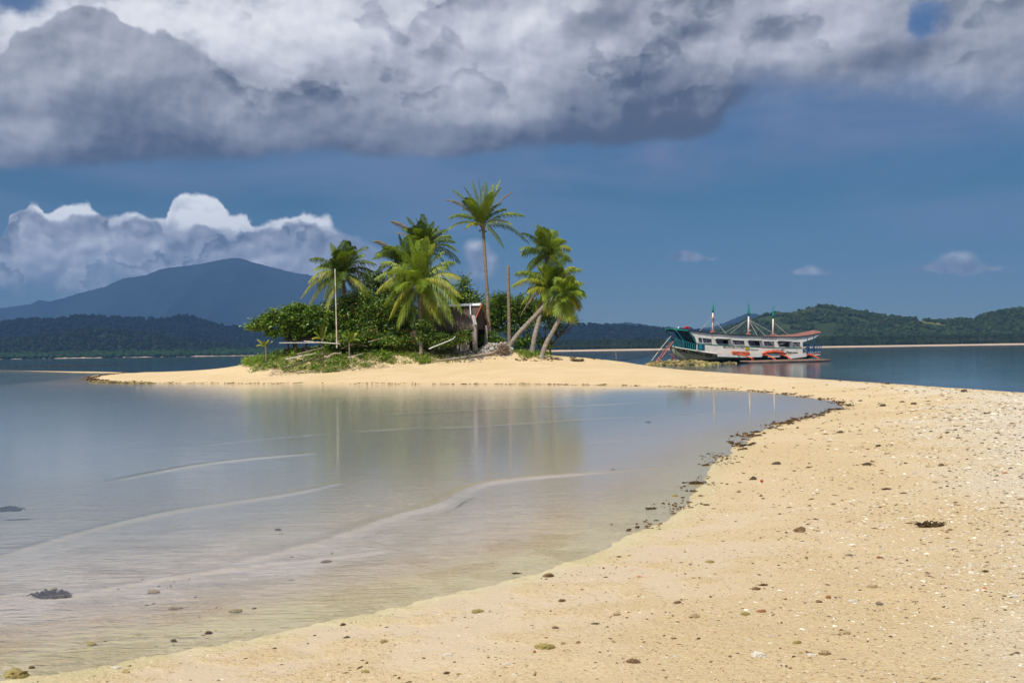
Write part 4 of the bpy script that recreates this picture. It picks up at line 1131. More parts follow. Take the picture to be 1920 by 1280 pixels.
tree('small yellow-green bush beside the driftwood stump post', [(918, 632, 14, 10), (932, 640, 14, 8), (905, 640, 8, 6)], 80, [(920, 652), (920, 645)], 130, 10, .16, 70, (4, 4, 1, .5), name='bush', cat='bush', group='bushes under the palms', spread=.16, nbranch=8, r0=.04)
tree('low fern-like bush behind the upright palm', [(985, 640, 14, 8), (972, 646, 14, 6), (1022, 644, 12, 10), (1000, 634, 10, 8)], 82, [(990, 656), (990, 648)], 150, 10, .17, 71, (4, 3, 3, 0), name='bush', cat='bush', group='bushes under the palms', spread=.16, nbranch=8, r0=.04)
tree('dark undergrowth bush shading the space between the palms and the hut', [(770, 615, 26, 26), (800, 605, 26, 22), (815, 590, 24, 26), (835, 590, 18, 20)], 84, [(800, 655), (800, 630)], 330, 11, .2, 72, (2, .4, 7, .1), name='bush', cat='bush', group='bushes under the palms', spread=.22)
tree('low leafy bushes filling under the shrub tree and the white pole palm', [(626, 644, 20, 7), (644, 642, 22, 10), (668, 640, 24, 12), (640, 632, 20, 10)], 77.6, [(630, 653), (630, 646)], 420, 9, .18, 73, (5, 3.4, 2, .3), name='bush', cat='bush', group='bushes under the palms', spread=.16, nbranch=10, r0=.04)
tree('low dark bushes with red leaves at the foot of the front palm', [(700, 640, 26, 12), (735, 642, 26, 10), (765, 640, 16, 10), (690, 625, 20, 12)], 77.8, [(725, 653), (725, 646)], 420, 9, .18, 74, (5, 2.6, 2.6, .9), name='bush', cat='bush', group='bushes under the palms', spread=.16, nbranch=10, r0=.04)
tree('dense bush closing the gap behind the seedlings and the shelter', [(622, 625, 16, 16), (622, 606, 20, 20), (646, 618, 22, 20), (668, 612, 24, 24)], 80.5, [(620, 653), (620, 640)], 420, 10, .19, 75, (4, 2.4, 3.4, .2), name='bush', cat='bush', group='bushes under the palms', spread=.18, nbranch=10, r0=.05)
tree('leafy bush against the dark wall of the thatched hut', [(806, 632, 18, 14), (828, 636, 18, 12), (795, 615, 14, 14)], 76.8, [(812, 652), (812, 644)], 260, 10, .17, 76, (4, 2, 4, .2), name='bush', cat='bush', group='bushes under the palms', spread=.16, nbranch=8, r0=.04)
tree('tall bush joining the left palm to the middle palms', [(680, 570, 34, 26), (725, 585, 34, 24), (655, 575, 24, 22), (755, 600, 24, 24)], 81.0, [(700, 653), (700, 610)], 560, 11, .19, 77, (4.5, 3.0, 3, .5), name='bush', cat='bush', group='bushes under the palms', spread=.2, nbranch=12, r0=.07)
# stump post
mb = MB(); a = at(910, 655, 79.5); a.z = gz(a.x, a.y) - .1
mb.tube([a, at(911, 640, 79.5), at(912, 622, 79.5), at(911, 610, 79.5)], [.19, .16, .14, .11], 8, jit=.25)
tag(mb.build('stump', M_PTRUNKG, smooth=True), 'broken grey stump standing between hut and rubble', 'stump')

# ------------------------------------------------------------------ ground cover of creeping vines, dry twigs
def cover_pts(n, seed, cond):
    rng = np.random.default_rng(seed)
    x = rng.uniform(-26, 12, n); y = rng.uniform(70, 96, n)
    ok = cond(x, y)
    return x[ok], y[ok]
def pxof(x, y): return 960 + F * x / y
def cond_green(x, y):
    px = pxof(x, y); e = fbm(x * .9, y * .9, 3)
    front = np.interp(px, [455, 470, 560, 640, 690, 720, 745, 800, 880, 905, 960, 990, 1030], [79, 76.2, 74.2, 73.7, 73.9, 74.8, 75.5, 75.6, 76.2, 78.6, 78.6, 76.6, 77.2])
    return (px > 458) & (px < 1030) & (y > front + e * 1.3) & (y < front + 9) & (fbm(x * 2.2, y * 2.2, 2) > -.30)
x, y = cover_pts(30000, 81, cond_green)
px_ = pxof(x, y)
hgt_ = np.where(px_ < 730, .34, .12)
Cc = np.stack([x, y, height(x, y) + hgt_ * RNG.random(len(x)) * (1 + fbm(x * .7, y * .7, 3))], 1)
V, Fq, mi = leaves_np(Cc, 8, .14, .17, 82, (3, 6.5, .6, .25), 1.3)
me = mesh_np('ground_vines', V, Fq, False, midx=mi)
tag(link('ground_vines', me, LEAFM), 'creeping green beach vines covering the low bank', kind='stuff')
M_GRASS = surf('dry_grass', (.20, .25, .05), (.33, .29, .11), rough=.8, bump=0, trans=.2)
x, y = cover_pts(90000, 83, lambda x, y: (lambda px: (px > 640) & (px < 1015) & (y > np.interp(px, [640, 700, 745, 800, 880, 905, 960, 975, 1015], [73.8, 74.2, 74.8, 75.2, 75.6, 79, 79.4, 76.2, 77.0]) + .8 * fbm(x, y, 2)) & (y < 83) & (fbm(x * 1.1, y * 1.1, 3) > -.1))(pxof(x, y)))
z = height(x, y); n = len(x)
rg = np.random.default_rng(84); hgt_ = .10 + .22 * rg.random(n); a_ = rg.random(n) * 6.28; w_ = .02
lx = rg.normal(0, .09, n); ly = rg.normal(0, .09, n)
V = np.stack([np.stack([x - np.cos(a_) * w_, y - np.sin(a_) * w_, z - .02], 1), np.stack([x + np.cos(a_) * w_, y + np.sin(a_) * w_, z - .02], 1), np.stack([x + lx, y + ly, z + hgt_], 1)], 1).reshape(-1, 3)
tag(link('grass', mesh_np('grass', V, np.arange(n * 3).reshape(-1, 3), False), M_GRASS), 'short dry grass on the islet ground', kind='stuff')
# twigs and husks lying in the vines
mb = MB(); rg = random.Random(5)
for k in range(420):
    px = rg.choice([rg.uniform(500, 740), rg.uniform(500, 740), rg.uniform(820, 915)]); yy = rg.uniform(73.4, 77) if px < 745 else rg.uniform(76.2, 78.4)
    xx = (px - 960) / F * yy; zz = gz(xx, yy); a = rg.uniform(-.5, .5) + rg.choice([0, 3.14]); L = rg.uniform(.15, .9)
    mb.tube([(xx, yy, zz + .03), (xx + math.cos(a) * L * .5, yy + math.sin(a) * L * .5, zz + rg.uniform(.03, .25)), (xx + math.cos(a) * L, yy + math.sin(a) * L, zz + rg.uniform(.0, .2))], [.018, .014, .006], 4, cap=False)
tag(mb.build('dry_twigs', M_DRIFT), 'litter of dry twigs and husks in the vines', kind='stuff')

# ------------------------------------------------------------------ sticks, planks, poles
def stick(label, pts, r, mat, name='driftwood_branch', cat='branch', group=None, onground=True, Y=None, jit=.15):
    mb = MB(); q = []
    for p in pts:
        if len(p) == 3: q.append(at(p[0], p[1], p[2]))
        else: q.append(G(*p) + Vector((0, 0, r)))
    path = []
    for i in range(len(q) - 1):
        for k in range(5): path.append(q[i].lerp(q[i + 1], k / 5) + Vector((0, 0, random.uniform(-.3, .3) * r)))
    path.append(q[-1])
    mb.tube(path, [r * (1 - .5 * i / len(path)) for i in range(len(path))], 7, jit=jit)
    return tag(mb.build(name, mat, smooth=True), label, cat, group)
SG = 'driftwood lying on the bank'
stick('long dark branch reaching from the vines down onto the bare sand', [(529, 695), (560, 682.5, 73.2), (590, 671, 74.2), (613, 661, 75)], .07, M_DARKWOOD, group=SG)
stick('pale branch lying lowest across the vines', [(536, 673.5, 73.3), (565, 667.5, 73.6), (594, 662, 74.2)], .05, M_WHITEWOOD, group=SG)
stick('grey branch lying higher in the vines, pointing at the white pole', [(557, 664, 74), (582, 657.5, 74.5), (607, 651, 75.2)], .05, M_DRIFT, group=SG)
stick('short dark stick at the lower edge of the vines', [(597, 679), (606, 673, 73.2), (614, 669, 73.8)], .04, M_DARKWOOD, group=SG)
stick('light stick in the vines right of the white pole', [(652, 670, 74), (666, 666.5, 74), (681, 662, 74.6)], .035, M_WHITEWOOD, group=SG)
stick('curved dark branch lying on the crest of the vine bank', [(640, 654, 75), (652, 648, 75.5), (668, 645, 76), (690, 650, 76)], .05, M_DARKWOOD, group=SG)
stick('thin grey branch caught in the bush with red leaves', [(690, 641, 76), (705, 637, 76.2), (718, 634, 76.5)], .035, M_DRIFT, group=SG)
stick('small log half buried near the palm seedling at the pole', [(612, 672, 73.6), (622, 664, 74), (640, 661, 74.2)], .09, M_DRIFT, group=SG)
stick('bent white pole leaning in front of the thatched hut', [(804, 654, 75.4), (820, 647.5, 75.4), (850, 635, 75.6), (853.5, 630.5, 75.6)], .045, M_WHITE, name='bent_pole', cat='pole', jit=0)
stick('tall thin white pole in front of the left palm', [(631.8, 652, 75.5), (631.5, 641, 75.5), (630.5, 600, 75.5), (629.3, 550, 75.5), (628, 504, 75.5)], .062, surf('white_pole_paint', (.62, .58, .50), (.42, .28, .18), rough=.7, scale=1.2, contrast=(.45, .62), bump=.1), name='flag_pole', cat='pole', jit=0)
for lb, a, b2 in (('longest white plank resting level on the low counter', (524, 642.7, 75.2), (600, 642.2, 75.6)), ('white plank lying behind the long one, near the white pole', (571, 639.5, 76.2), (638, 644.5, 75.4))):
    mb = MB(); mb.bar(at(*a), at(*b2), .22, .07); tag(mb.build('plank', M_WHITEWOOD, bevel=.01), lb, 'plank', 'planks by the low shelter')

# ------------------------------------------------------------------ thatched hut in the middle
def shed(label, corner_px, Y, rz, length, depth, ridge_h, eave_h, right=True):
    pass
hp = at(893, 655, 77.6); hz = gz(hp.x, hp.y) - .05
hut = empty('thatched_hut', (hp.x, hp.y, hz), rad(-20)); tag(hut, 'weathered thatched hut with white ridge strip beside the middle palm', 'hut')
Wm = 77.6 / F                      # metres per pixel at the hut
def hl(px, py, back=0.0):
    """hut-local point: x measured along the ridge by picture column, z by row"""
    w = at(px, py, 77.6 + back)
    return Vector(((w.x - hp.x) / math.cos(rad(20)), 0, w.z - hz))
Lh = 4.9; Dp = 2.7
ze = hl(888, 614).z; zr = hl(894, 572).z
mb = MB()
# thatch: thick wavy slab on both slopes
def slope(sgn, x0, x1, n=22, m=9, thick=.20):
    V = []; Fc = []
    for i in range(n + 1):
        x = x0 + (x1 - x0) * i / n
        for j in range(m + 1):
            t = j / m
            yy = Dp / 2 + sgn * (Dp / 2 + .35) * t
            bulge = .20 * math.sin(math.pi * t ** .8)
            rag = (.10 * (random.random() - .5)) if j == m else .03 * (random.random() - .5)
            zz = zr - .05 - (zr - ze) * t + bulge + rag
            V.append((x + .05 * (random.random() - .5), yy, zz)); 
    off = len(V)
    V += [(v[0], v[1], v[2] - thick * (1 + .25 * (random.random() - .5))) for v in V]
    idx = lambda i, j, k=0: k * off + i * (m + 1) + j
    for i in range(n):
        for j in range(m):
            Fc.append((idx(i, j), idx(i + 1, j), idx(i + 1, j + 1), idx(i, j + 1)))
            Fc.append((idx(i, j + 1, 1), idx(i + 1, j + 1, 1), idx(i + 1, j, 1), idx(i, j, 1)))
        Fc.append((idx(i, m), idx(i + 1, m), idx(i + 1, m, 1), idx(i, m, 1)))
    for j in range(m):
        Fc.append((idx(0, j), idx(0, j + 1), idx(0, j + 1, 1), idx(0, j, 1)))
        Fc.append((idx(n, j + 1), idx(n, j), idx(n, j, 1), idx(n, j + 1, 1)))
    return V, Fc
for sg, in ((-1,), (1,)):
    V, Fc = slope(sg, -Lh + .1, -.12); mb.add(V, Fc)
roof = mb.build('roof', M_THATCH, hut, smooth=False)
mb = MB(); mb.box((-Lh / 2, Dp / 2 - .10, zr + .10), (Lh - .15, .34, .05), Matrix.Rotation(rad(32), 3, 'X')); mb.box((-Lh / 2, Dp / 2 + .12, zr + .095), (Lh - .15, .30, .05), Matrix.Rotation(rad(-32), 3, 'X'))
mb.build('ridge_strip', M_WHITE, roof)
for sg in (-1, 1):
    mb = MB(); mb.bar((0.0, Dp / 2, zr + .16), (0.0, Dp / 2 + sg * (Dp / 2 + .30), ze + (.45 if sg < 0 else -.05)), .06, .07); mb.build('rafter', M_ORANGE, hut)
mb = MB(); mb.bar((-.95, Dp / 2 - .18, zr + .25), (-.32, -.30, ze + 1.0), .07, .05); mb.build('pale_batten', M_WHITE, roof)
mb = MB(); mb.bar((-.10, -.30, ze + .95), (.10, -.36, ze + .22), .34, .05); mb.build('gable_flashing', M_WHITE, roof)
for (x, y_, h_, w) in ((-.05, -.12, ze + .30, .32), (-1.5, -.05, ze + .15, .20), (-4.6, -.05, ze + .1, .16), (-.05, Dp, ze, .18), (-4.6, Dp, ze, .18), (-3.1, -.05, ze + .1, .12)):
    mb = MB(); mb.box((x, y_, h_ / 2 - .1), (w, w * .8, h_ + .2)); mb.build('post', M_CONC, hut, bevel=.015)
mb = MB(); mb.box((-3.3, .10, ze * .48), (2.5, .07, ze * .96)); mb.box((-2.3, Dp, ze * .48), (4.4, .07, ze * .96)); mb.box((-4.62, Dp / 2, ze * .45), (.07, Dp - .3, ze * .9)); mb.build('wall', M_DARKWALL, hut)
mb = MB(); mb.box((-.95, .0, .62), (.75, .06, 1.15)); mb.build('wall_panel', M_CONC, hut)
mb = MB(); mb.box((-1.75, .35, ze * .62), (.8, .5, .10)); mb.build('shelf', M_ORANGE, hut)
mb = MB(); mb.add([(-.12, .15, ze - .1), (-.12, Dp - .15, ze - .1), (-.12, Dp / 2, zr - .1), (-.2, .15, ze - .1), (-.2, Dp - .15, ze - .1), (-.2, Dp / 2, zr - .1)], [(0, 1, 2), (5, 4, 3), (0, 3, 4, 1), (1, 4, 5, 2), (2, 5, 3, 0)]); mb.build('gable', M_DARKWALL, hut)
# plank screen left of the front palm
mb = MB(); q = at(777, 652, 78.2); q.z = gz(q.x, q.y)
for k in range(3):
    mb.box((q.x - .22 + k * .17, q.y + .02 * (k % 2), q.z + .95 + .06 * (k % 3)), (.15, .05, 1.25 + .1 * (k % 2)))
tag(mb.build('plank_screen', M_PLANK), 'upright pinkish planks under the bushes left of the front palm trunk', 'screen')

# low open shelter under the spreading tree
sp0 = at(566, 652, 80); sz = gz(sp0.x, sp0.y) - .05
sh_ = empty('thatched_shelter', (sp0.x, sp0.y, sz)); tag(sh_, 'low open thatched shelter under the spreading shrub tree', 'shelter')
zt = at(575, 612, 80).z - sz; zl = at(575, 634, 80).z - sz
mb = MB()
for sg in (-1, 1):
    mb.bar((.35, 0 + .0, zt), (.35, sg * 1.2, zl), 2.9, .14, up=Vector((1, 0, 0))) if False else mb.add(*(lambda Rr: Rr)(([( -1.0, 0, zt), (1.75, 0, zt), (1.85, sg * 1.25, zl), (-1.1, sg * 1.25, zl - .06), (-1.0, 0, zt - .16), (1.75, 0, zt - .16), (1.85, sg * 1.25, zl - .16), (-1.1, sg * 1.25, zl - .22)],
        [(0, 1, 2, 3), (7, 6, 5, 4), (0, 4, 5, 1), (1, 5, 6, 2), (2, 6, 7, 3), (3, 7, 4, 0)])))
mb.build('roof', M_THATCH, sh_)
mb = MB(); mb.tube([(-.4, 0, zt + .04), (1.15, 0, zt + .05)], .06, 6); mb.build('ridge_pole', M_WHITE, sh_)
for x, y_ in ((-.9, -1.0), (.55, -1.0), (1.6, -1.0), (-.9, 1.0), (1.6, 1.0)):
    mb = MB(); mb.tube([(x, y_, -.1), (x + .03, y_, zl + .1)], .07, 7); mb.build('post', M_DARKWOOD, sh_)
mb = MB(); mb.box((-.15, -.9, .28), (2.0, .7, .50)); mb.build('counter', M_DARKWALL, sh_, bevel=.02)

# ------------------------------------------------------------------ rubble heap, root ball, coral banks
M_RUB = veg_mat('bleached_coral', (.46, .43, .39), (.34, .31, .28), (.22, .19, .16), 6.0, .5, .6, .02)
M_RUBY = veg_mat('algae_rock', (.30, .25, .10), (.20, .165, .075), (.07, .05, .035), 5.0, .7, .6, .03)
def heap(name, label, pxs, Y, n, smin, smax, mat, tone, peak, seed, water=False, dpx=6, dY=1.6):
    rg = np.random.default_rng(seed)
    px = rg.uniform(pxs[0], pxs[1], n); yy = Y + rg.normal(0, dY, n)
    x = (px - 960) / F * yy
    t = (px - pxs[0]) / (pxs[1] - pxs[0])
    e = np.interp(t, np.linspace(0, 1, len(peak)), peak)
    z = np.maximum(height(x, yy), 0 if water else -9) + e * rg.random(n) ** .7 * np.exp(-((yy - Y) / (dY * 1.3)) ** 2)
    s = smin + (smax - smin) * rg.random(n) ** 2
    S = np.stack([s * rg.uniform(.8, 1.5, n), s * rg.uniform(.7, 1.2, n), s * rg.uniform(.5, 1.0, n)], 1)
    c = tone[0] + (tone[1] - tone[0]) * rg.random((n, 1)); c = c * (1 + .2 * (rg.random((n, 3)) - .5))
    lumps(name, np.stack([x, yy, z], 1), S, c, mat, jit=.32, label=label, smooth=False)
heap('coral_rubble', 'heap of bleached coral rubble between the hut and the slanting palm', (898, 960), 78.6, 900, .05, .15, M_RUB, (.7, 1.5), [.2, .55, .7, .65, .75, .35], 91, dY=.8)
heap('hut_rubble', 'brown leaf litter and coral bits at the foot of the hut', (836, 905), 77.0, 700, .03, .09, M_RUB, (.25, .95), [.2, .4, .4, .35], 92, dY=.7)
heap('coral_bank', 'algae covered coral rocks beneath the bow of the moored boat', (1213, 1348), 126, 900, .09, .34, M_RUBY, (.5, 1.7), [.12, .42, .45, .42, .5, .35, .14, .05], 93, True, dY=3.5)
heap('coral_patch', 'small patch of coral rocks in the water below the boat hull', (1354, 1380), 127, 110, .08, .2, M_RUBY, (.4, 1.2), [.05, .22, .06], 94, True, dY=1.2)
# dark tide-line of weed and rubble along shores
def tideline(name, label, pts, n, w, smin, smax, mat, tone, seed):
    rg = np.random.default_rng(seed)
    q = np.array([(G(a, b).x, G(a, b).y) for a, b in pts])
    seg = np.linalg.norm(np.diff(q, axis=0), axis=1); cum = np.concatenate([[0], np.cumsum(seg)])
    t = rg.random(n) * cum[-1]
    t = t + 0.25 * np.sin(t * 3)
    x = np.interp(t, cum, q[:, 0]) + rg.normal(0, w, n); y = np.interp(t, cum, q[:, 1]) + rg.normal(0, w, n)
    s = smin + (smax - smin) * rg.random(n) ** 2.5
    S = np.stack([s * 1.4, s, s * .45], 1)
    keep = fbm(x * 1.5, y * 1.5, 3) > -.12
    C = np.stack([x, y, np.maximum(height(x, y), 0) + s * .2], 1)
    c = tone[0] + (tone[1] - tone[0]) * rg.random((n, 1)) * np.ones((1, 3))
    lumps(name, C[keep], S[keep], c[keep], mat, jit=.4, label=label, smooth=False)
M_WEED = veg_mat('dried_weed', (.10, .062, .035), (.055, .036, .022), (.17, .11, .05), 8.0, .6, .5, .02)
tideline('shore_rocks', 'mossy coral rocks along the water at the tip of the islet', [(176, 716), (200, 717), (235, 718.2), (262, 718.6), (292, 719)], 520, .22, .05, .17, M_RUBY, (.4, 1.4), 95)
tideline('wrack_line', 'dark line of weed along the curved tip of the islet beach', [(242, 698.5), (215, 701), (185, 705), (166, 710), (180, 713.5), (205, 715.5), (260, 717)], 900, .30, .03, .13, M_WEED, (.5, 1.6), 101)
tideline('wrack_line', 'dark line of weed on the long narrow sand spit', [(5, 691.5), (60, 692.5), (120, 694), (170, 694.8), (230, 697)], 700, .7, .05, .22, M_WEED, (.5, 1.5), 102)
tideline('wrack_line', 'weed and pebbles along the far shore of the lagoon', [(300, 718), (450, 719), (600, 719.5), (800, 719.5), (1000, 719.5), (1150, 721)], 1100, .22, .012, .06, M_WEED, (.5, 2.2), 103)
tideline('wrack_line', 'weed and pebbles along the inner bend of the lagoon', [(1150, 721.5), (1300, 726), (1400, 731.5), (1480, 739), (1560, 750), (1590, 760), (1552, 773), (1500, 786), (1440, 801), (1400, 820), (1372, 844)], 1500, .16, .012, .055, M_WEED, (.5, 2.0), 104)
tideline('wrack_line', 'weed scraps along the lagoon edge near the plastic bottle', [(1372, 844), (1345, 868), (1320, 902), (1300, 935), (1262, 965), (1215, 992)], 700, .16, .006, .026, M_WEED, (.5, 2.4), 105)
tideline('wrack_line', 'dark weed strewn on the sand beyond the root ball', [(965, 675), (1000, 675.5), (1030, 673.5), (1070, 674), (1110, 672)], 260, .35, .03, .11, M_WEED, (.5, 1.8), 106)
tideline('wrack_line', 'wrack along the foot of the sand bank below the vines', [(455, 676), (520, 680), (600, 680), (700, 678), (760, 677), (860, 676)], 500, .3, .01, .05, M_WEED, (.6, 2.5), 107)

rb = at(944, 667, 77.2); rbz = gz(rb.x, rb.y)
fall = empty('fallen_palm', (rb.x, rb.y, rbz)); tag(fall, 'fallen palm with an upturned ball of roots on the open sand', 'fallen tree')
mb = MB(); rg = random.Random(9)
for k in range(230):
    th_ = rg.uniform(0, 6.28); ph = rg.uniform(-1.1, 1.2); d = Vector((math.cos(ph) * math.cos(th_), math.cos(ph) * math.sin(th_), math.sin(ph)))
    r1_ = rg.uniform(.42, .66); c0 = Vector((0, 0, .46))
    p1 = c0 + d * .2; p2 = c0 + d * r1_ * .75 + Vector((rg.uniform(-.12, .12), rg.uniform(-.12, .12), rg.uniform(-.1, .1))); p3 = c0 + d * r1_ + Vector((rg.uniform(-.16, .16), rg.uniform(-.16, .16), rg.uniform(-.22, .06)))
    if p3.z < -.02: p3.z = -.02
    mb.tube([p1, p2, p3], [.03, .022, .009], 4, cap=False)
mb.build('roots', surf('root_fibre', (.34, .25, .19), (.22, .15, .11), rough=.95, scale=8, bump=.4), fall)
mb = MB(); v, f = ico(); mb.add([Vector(p) * .36 * (1 + .2 * random.random()) + Vector((0, 0, .46)) for p in v], [tuple(int(q) for q in t) for t in f]); mb.build('root_core', M_BARK, fall)
tl = at(812, 679, 75.6); tl.z = gz(tl.x, tl.y) + .06
mb = MB(); q = [Vector((-.25, 0, .42)), Vector((-1.0, -.25, .26)), Vector((-2.6, -.7, .12)), (tl - fall.location)]
for v_ in q[1:3]:
    v_.z = gz(fall.location.x + v_.x, fall.location.y + v_.y) - rbz + (.22 if v_ is q[1] else .13)
mb.tube(q, [.11, .10, .085, .05], 8, jit=.15); mb.build('trunk', M_DRIFT, fall, smooth=True)

# ================================================================== the moored outrigger boat
TH = rad(24)
BA = Vector((math.cos(TH), math.sin(TH), 0)); BN = Vector((math.sin(TH), -math.cos(TH), 0))   # along the keel; towards the beach
d0 = ray(1262, 660); t0 = 129.0 / d0.y
BO = EYE + d0 * t0; BO.z = 0
boat = empty('outrigger_boat', BO, TH)
tag(boat, 'long white outrigger boat with green masts moored past the islet', 'boat')
def L(px, py, w=0.0):
    """boat-local point seen at this picture position on the plane w metres to the beach side of the keel"""
    d = ray(px, py)
    t = (w - BN.dot(EYE - BO)) / BN.dot(d)
    q = EYE + d * t - BO
    return Vector((BA.dot(q), -w, q.z))
M_HULLW = surf('white_boat_paint', (.82, .80, .74), (.72, .69, .62), rough=.55, scale=.9, bump=.03, streak=(1, 1, .5), c3=(.60, .53, .42), c3amt=.2)
M_TEAL = surf('teal_paint', (.02, .22, .26), (.015, .14, .20), rough=.5, scale=2, bump=.05)
M_BLUE = surf('blue_paint', (.015, .10, .26), (.012, .07, .17), rough=.5, scale=2, bump=.05)
M_GREENP = surf('green_paint', (.01, .26, .17), (.01, .19, .13), rough=.5, scale=2, bump=.05)
M_ORG = surf('orange_red_paint', (.72, .13, .05), (.52, .085, .04), rough=.55, scale=2, bump=.1)
M_ROOFT = surf('red_brown_roof', (.30, .13, .10), (.22, .10, .085), rough=.8, scale=1.5, bump=.1)
M_NAVY = surf('navy_trim', (.018, .025, .05), (.012, .016, .03), rough=.5, bump=0)
M_INSIDE = surf('cabin_inside', (.085, .075, .075), (.05, .045, .05), rough=.8, bump=0)
M_GLASS = surf('window_glass', (.10, .10, .12), (.045, .045, .06), rough=.15, scale=2.5, bump=0, spec=.6, contrast=(.48, .52))
M_CURT = surf('curtain', (.50, .50, .50), (.36, .36, .37), rough=.9, scale=4, bump=0)
M_FLOAT = surf('outrigger_float', (.27, .17, .13), (.19, .125, .095), rough=.8, scale=1.2, bump=.2)
M_REDP = surf('faded_red_wood', (.44, .16, .13), (.32, .12, .10), rough=.8, scale=2, bump=.1)
mt, N, o = new_mat('hull_paint')
tob = N.n('ShaderNodeTexCoord').outputs['Object']
sp_ = N.n('ShaderNodeSeparateXYZ'); N.link(tob, sp_.inputs[0])
n1_ = N.noise(N.vm('MULTIPLY', tob, (1.2, 1.2, .4)), 1.0, 6, .6)
colh = N.mix(N.ss(n1_, .38, .64), (.42, .45, .36), (.33, .37, .30))
colh = N.mix(N.m('MULTIPLY', N.ss(N.noise(N.vm('MULTIPLY', tob, (3, 3, .7)), 1.3, 5, .65), .56, .66), .5), colh, (.34, .29, .19))
aft = N.ss(sp_.outputs[0], 7.0, 12.0)
colh = N.mix(N.m('MULTIPLY', aft, .8), colh, (.075, .125, .095))
wl = N.m('ADD', .46, N.m('MULTIPLY', sp_.outputs[0], 0.006))
zz = N.m('SUBTRACT', sp_.outputs[2], wl)
colh = N.mix(N.m('MULTIPLY', N.ss(zz, .10, .06), N.m('SUBTRACT', 1.0, N.m('MULTIPLY', aft, .8))), colh, (.34, .17, .13))
colh = N.mix(N.ss(zz, .015, -.015), colh, (.018, .085, .065))
bs = N.n('ShaderNodeBsdfPrincipled'); N.put(bs.inputs['Base Color'], colh); bs.inputs['Roughness'].default_value = .6; bs.inputs['Specular IOR Level'].default_value = .3
N.link(bs.outputs[0], o.inputs[0]); M_HULL = mt

# stations: picture column, sheer row, keel row, half beam
ST = [(1256.5, 647.5, 655, .10), (1261, 648.5, 659.5, .38), (1268, 650.4, 665, .68), (1278, 652.4, 671.5, .98), (1290, 654.2, 679, 1.22), (1306, 656.9, 683, 1.45), (1325, 660.0, 684, 1.6), (1345, 662.6, 684, 1.7), (1370, 664.0, 684, 1.75), (1400, 664.9, 683.5, 1.75),
      (1435, 665.4, 683, 1.7), (1470, 665.6, 682.5, 1.6), (1500, 665.6, 681.5, 1.45), (1517, 665.4, 676, 1.35), (1528, 665.1, 671, 1.25), (1537, 664.6, 667, 1.2)]
sta = []
for px, ys, yk, b_ in ST:
    a = L(px, ys, b_); k = L(px, yk, 0)
    sta.append((a.x, a.z, k.z, b_))
def sec_w(zs, zk, b_, z):
    t = min(max((z - zk) / max(zs - zk, .01), 0), 1)
    return b_ * (t ** .55 * .80 + .20 * t ** 3)
def hull_w(s, z):
    xs = [q[0] for q in sta]
    zs = float(np.interp(s, xs, [q[1] for q in sta])); zk = float(np.interp(s, xs, [q[2] for q in sta])); b_ = float(np.interp(s, xs, [q[3] for q in sta]))
    return sec_w(zs, zk, b_, z)
def sheer_z(s):
    return float(np.interp(s, [q[0] for q in sta], [q[1] for q in sta]))
def beam(s):
    return float(np.interp(s, [q[0] for q in sta], [q[3] for q in sta]))
mb = MB(); NS = 60; NZ = 9
xs_ = np.linspace(sta[0][0], sta[-1][0], NS)
V = []; Fc = []
for s in xs_:
    zs = sheer_z(s); zk = float(np.interp(s, [q[0] for q in sta], [q[2] for q in sta]))
    for sg in (-1, 1):
        for j in range(NZ):
            z = zk + (zs - zk) * (j / (NZ - 1)) ** 1.3
            V.append((s, sg * max(hull_w(s, z), .02), z))
for i in range(NS - 1):
    for q in range(2):
        for j in range(NZ - 1):
            a = i * 2 * NZ + q * NZ + j; c = a + 2 * NZ
            Fc.append((a, c, c + 1, a + 1) if q == 0 else (a + 1, c + 1, c, a))
    a = i * 2 * NZ; c = a + 2 * NZ
    Fc.append((a, a + NZ, c + NZ, c))
    t_ = NZ - 1
    Fc.append((a + t_, c + t_, c + NZ + t_, a + NZ + t_))
e = (NS - 1) * 2 * NZ
for a in (0, e):
    for j in range(NZ - 1):
        Fc.append((a + j, a + j + 1, a + NZ + j + 1, a + NZ + j))
mb.add(V, Fc); hull = mb.build('hull', M_HULL, boat, smooth=False)
# rubbing strake and white bulwark line
for sg in (1, -1):
    mb = MB(); q = [Vector((s, -sg * (beam(s) + .05), sheer_z(s) - .05)) for s in np.linspace(sta[0][0], sta[-1][0], 44)]
    mb.tube(q, .075, 6); mb.build('rubbing_strake', M_HULLW, hull, smooth=True)
# ---- cabin sides, pierced by windows
EDGE = [(1290, 619.2), (1300, 620.4), (1312, 621.6), (1336, 624.6), (1370, 627.2), (1403, 629.0), (1440, 630.6), (1470, 631.2), (1494, 630.9), (1512, 629.2), (1528, 626.2), (1540, 623.8)]
WIN = [(1309.5, 1335.5, 632.6, 643.2), (1341.5, 1366.5, 636.3, 645.2), (1372.5, 1397, 637.2, 647.0), (1402.5, 1425.5, 639.2, 648.2), (1431.5, 1453, 639.6, 649.3), (1458, 1481, 640.4, 650.0), (1485.5, 1502, 641.0, 650.0)]
STRIPE = [(1305, 643.2), (1340, 646.5), (1396, 649.0), (1440, 651.4), (1480, 652.4), (1503.5, 652.2)]
ey = lambda px: float(np.interp(px, [p[0] for p in EDGE], [p[1] for p in EDGE]))
sy = lambda px: float(np.interp(px, [p[0] for p in STRIPE], [p[1] for p in STRIPE]))
shy = lambda px: float(np.interp(px, [p[0] for p in ST], [p[1] for p in ST]))
WB = 1.62
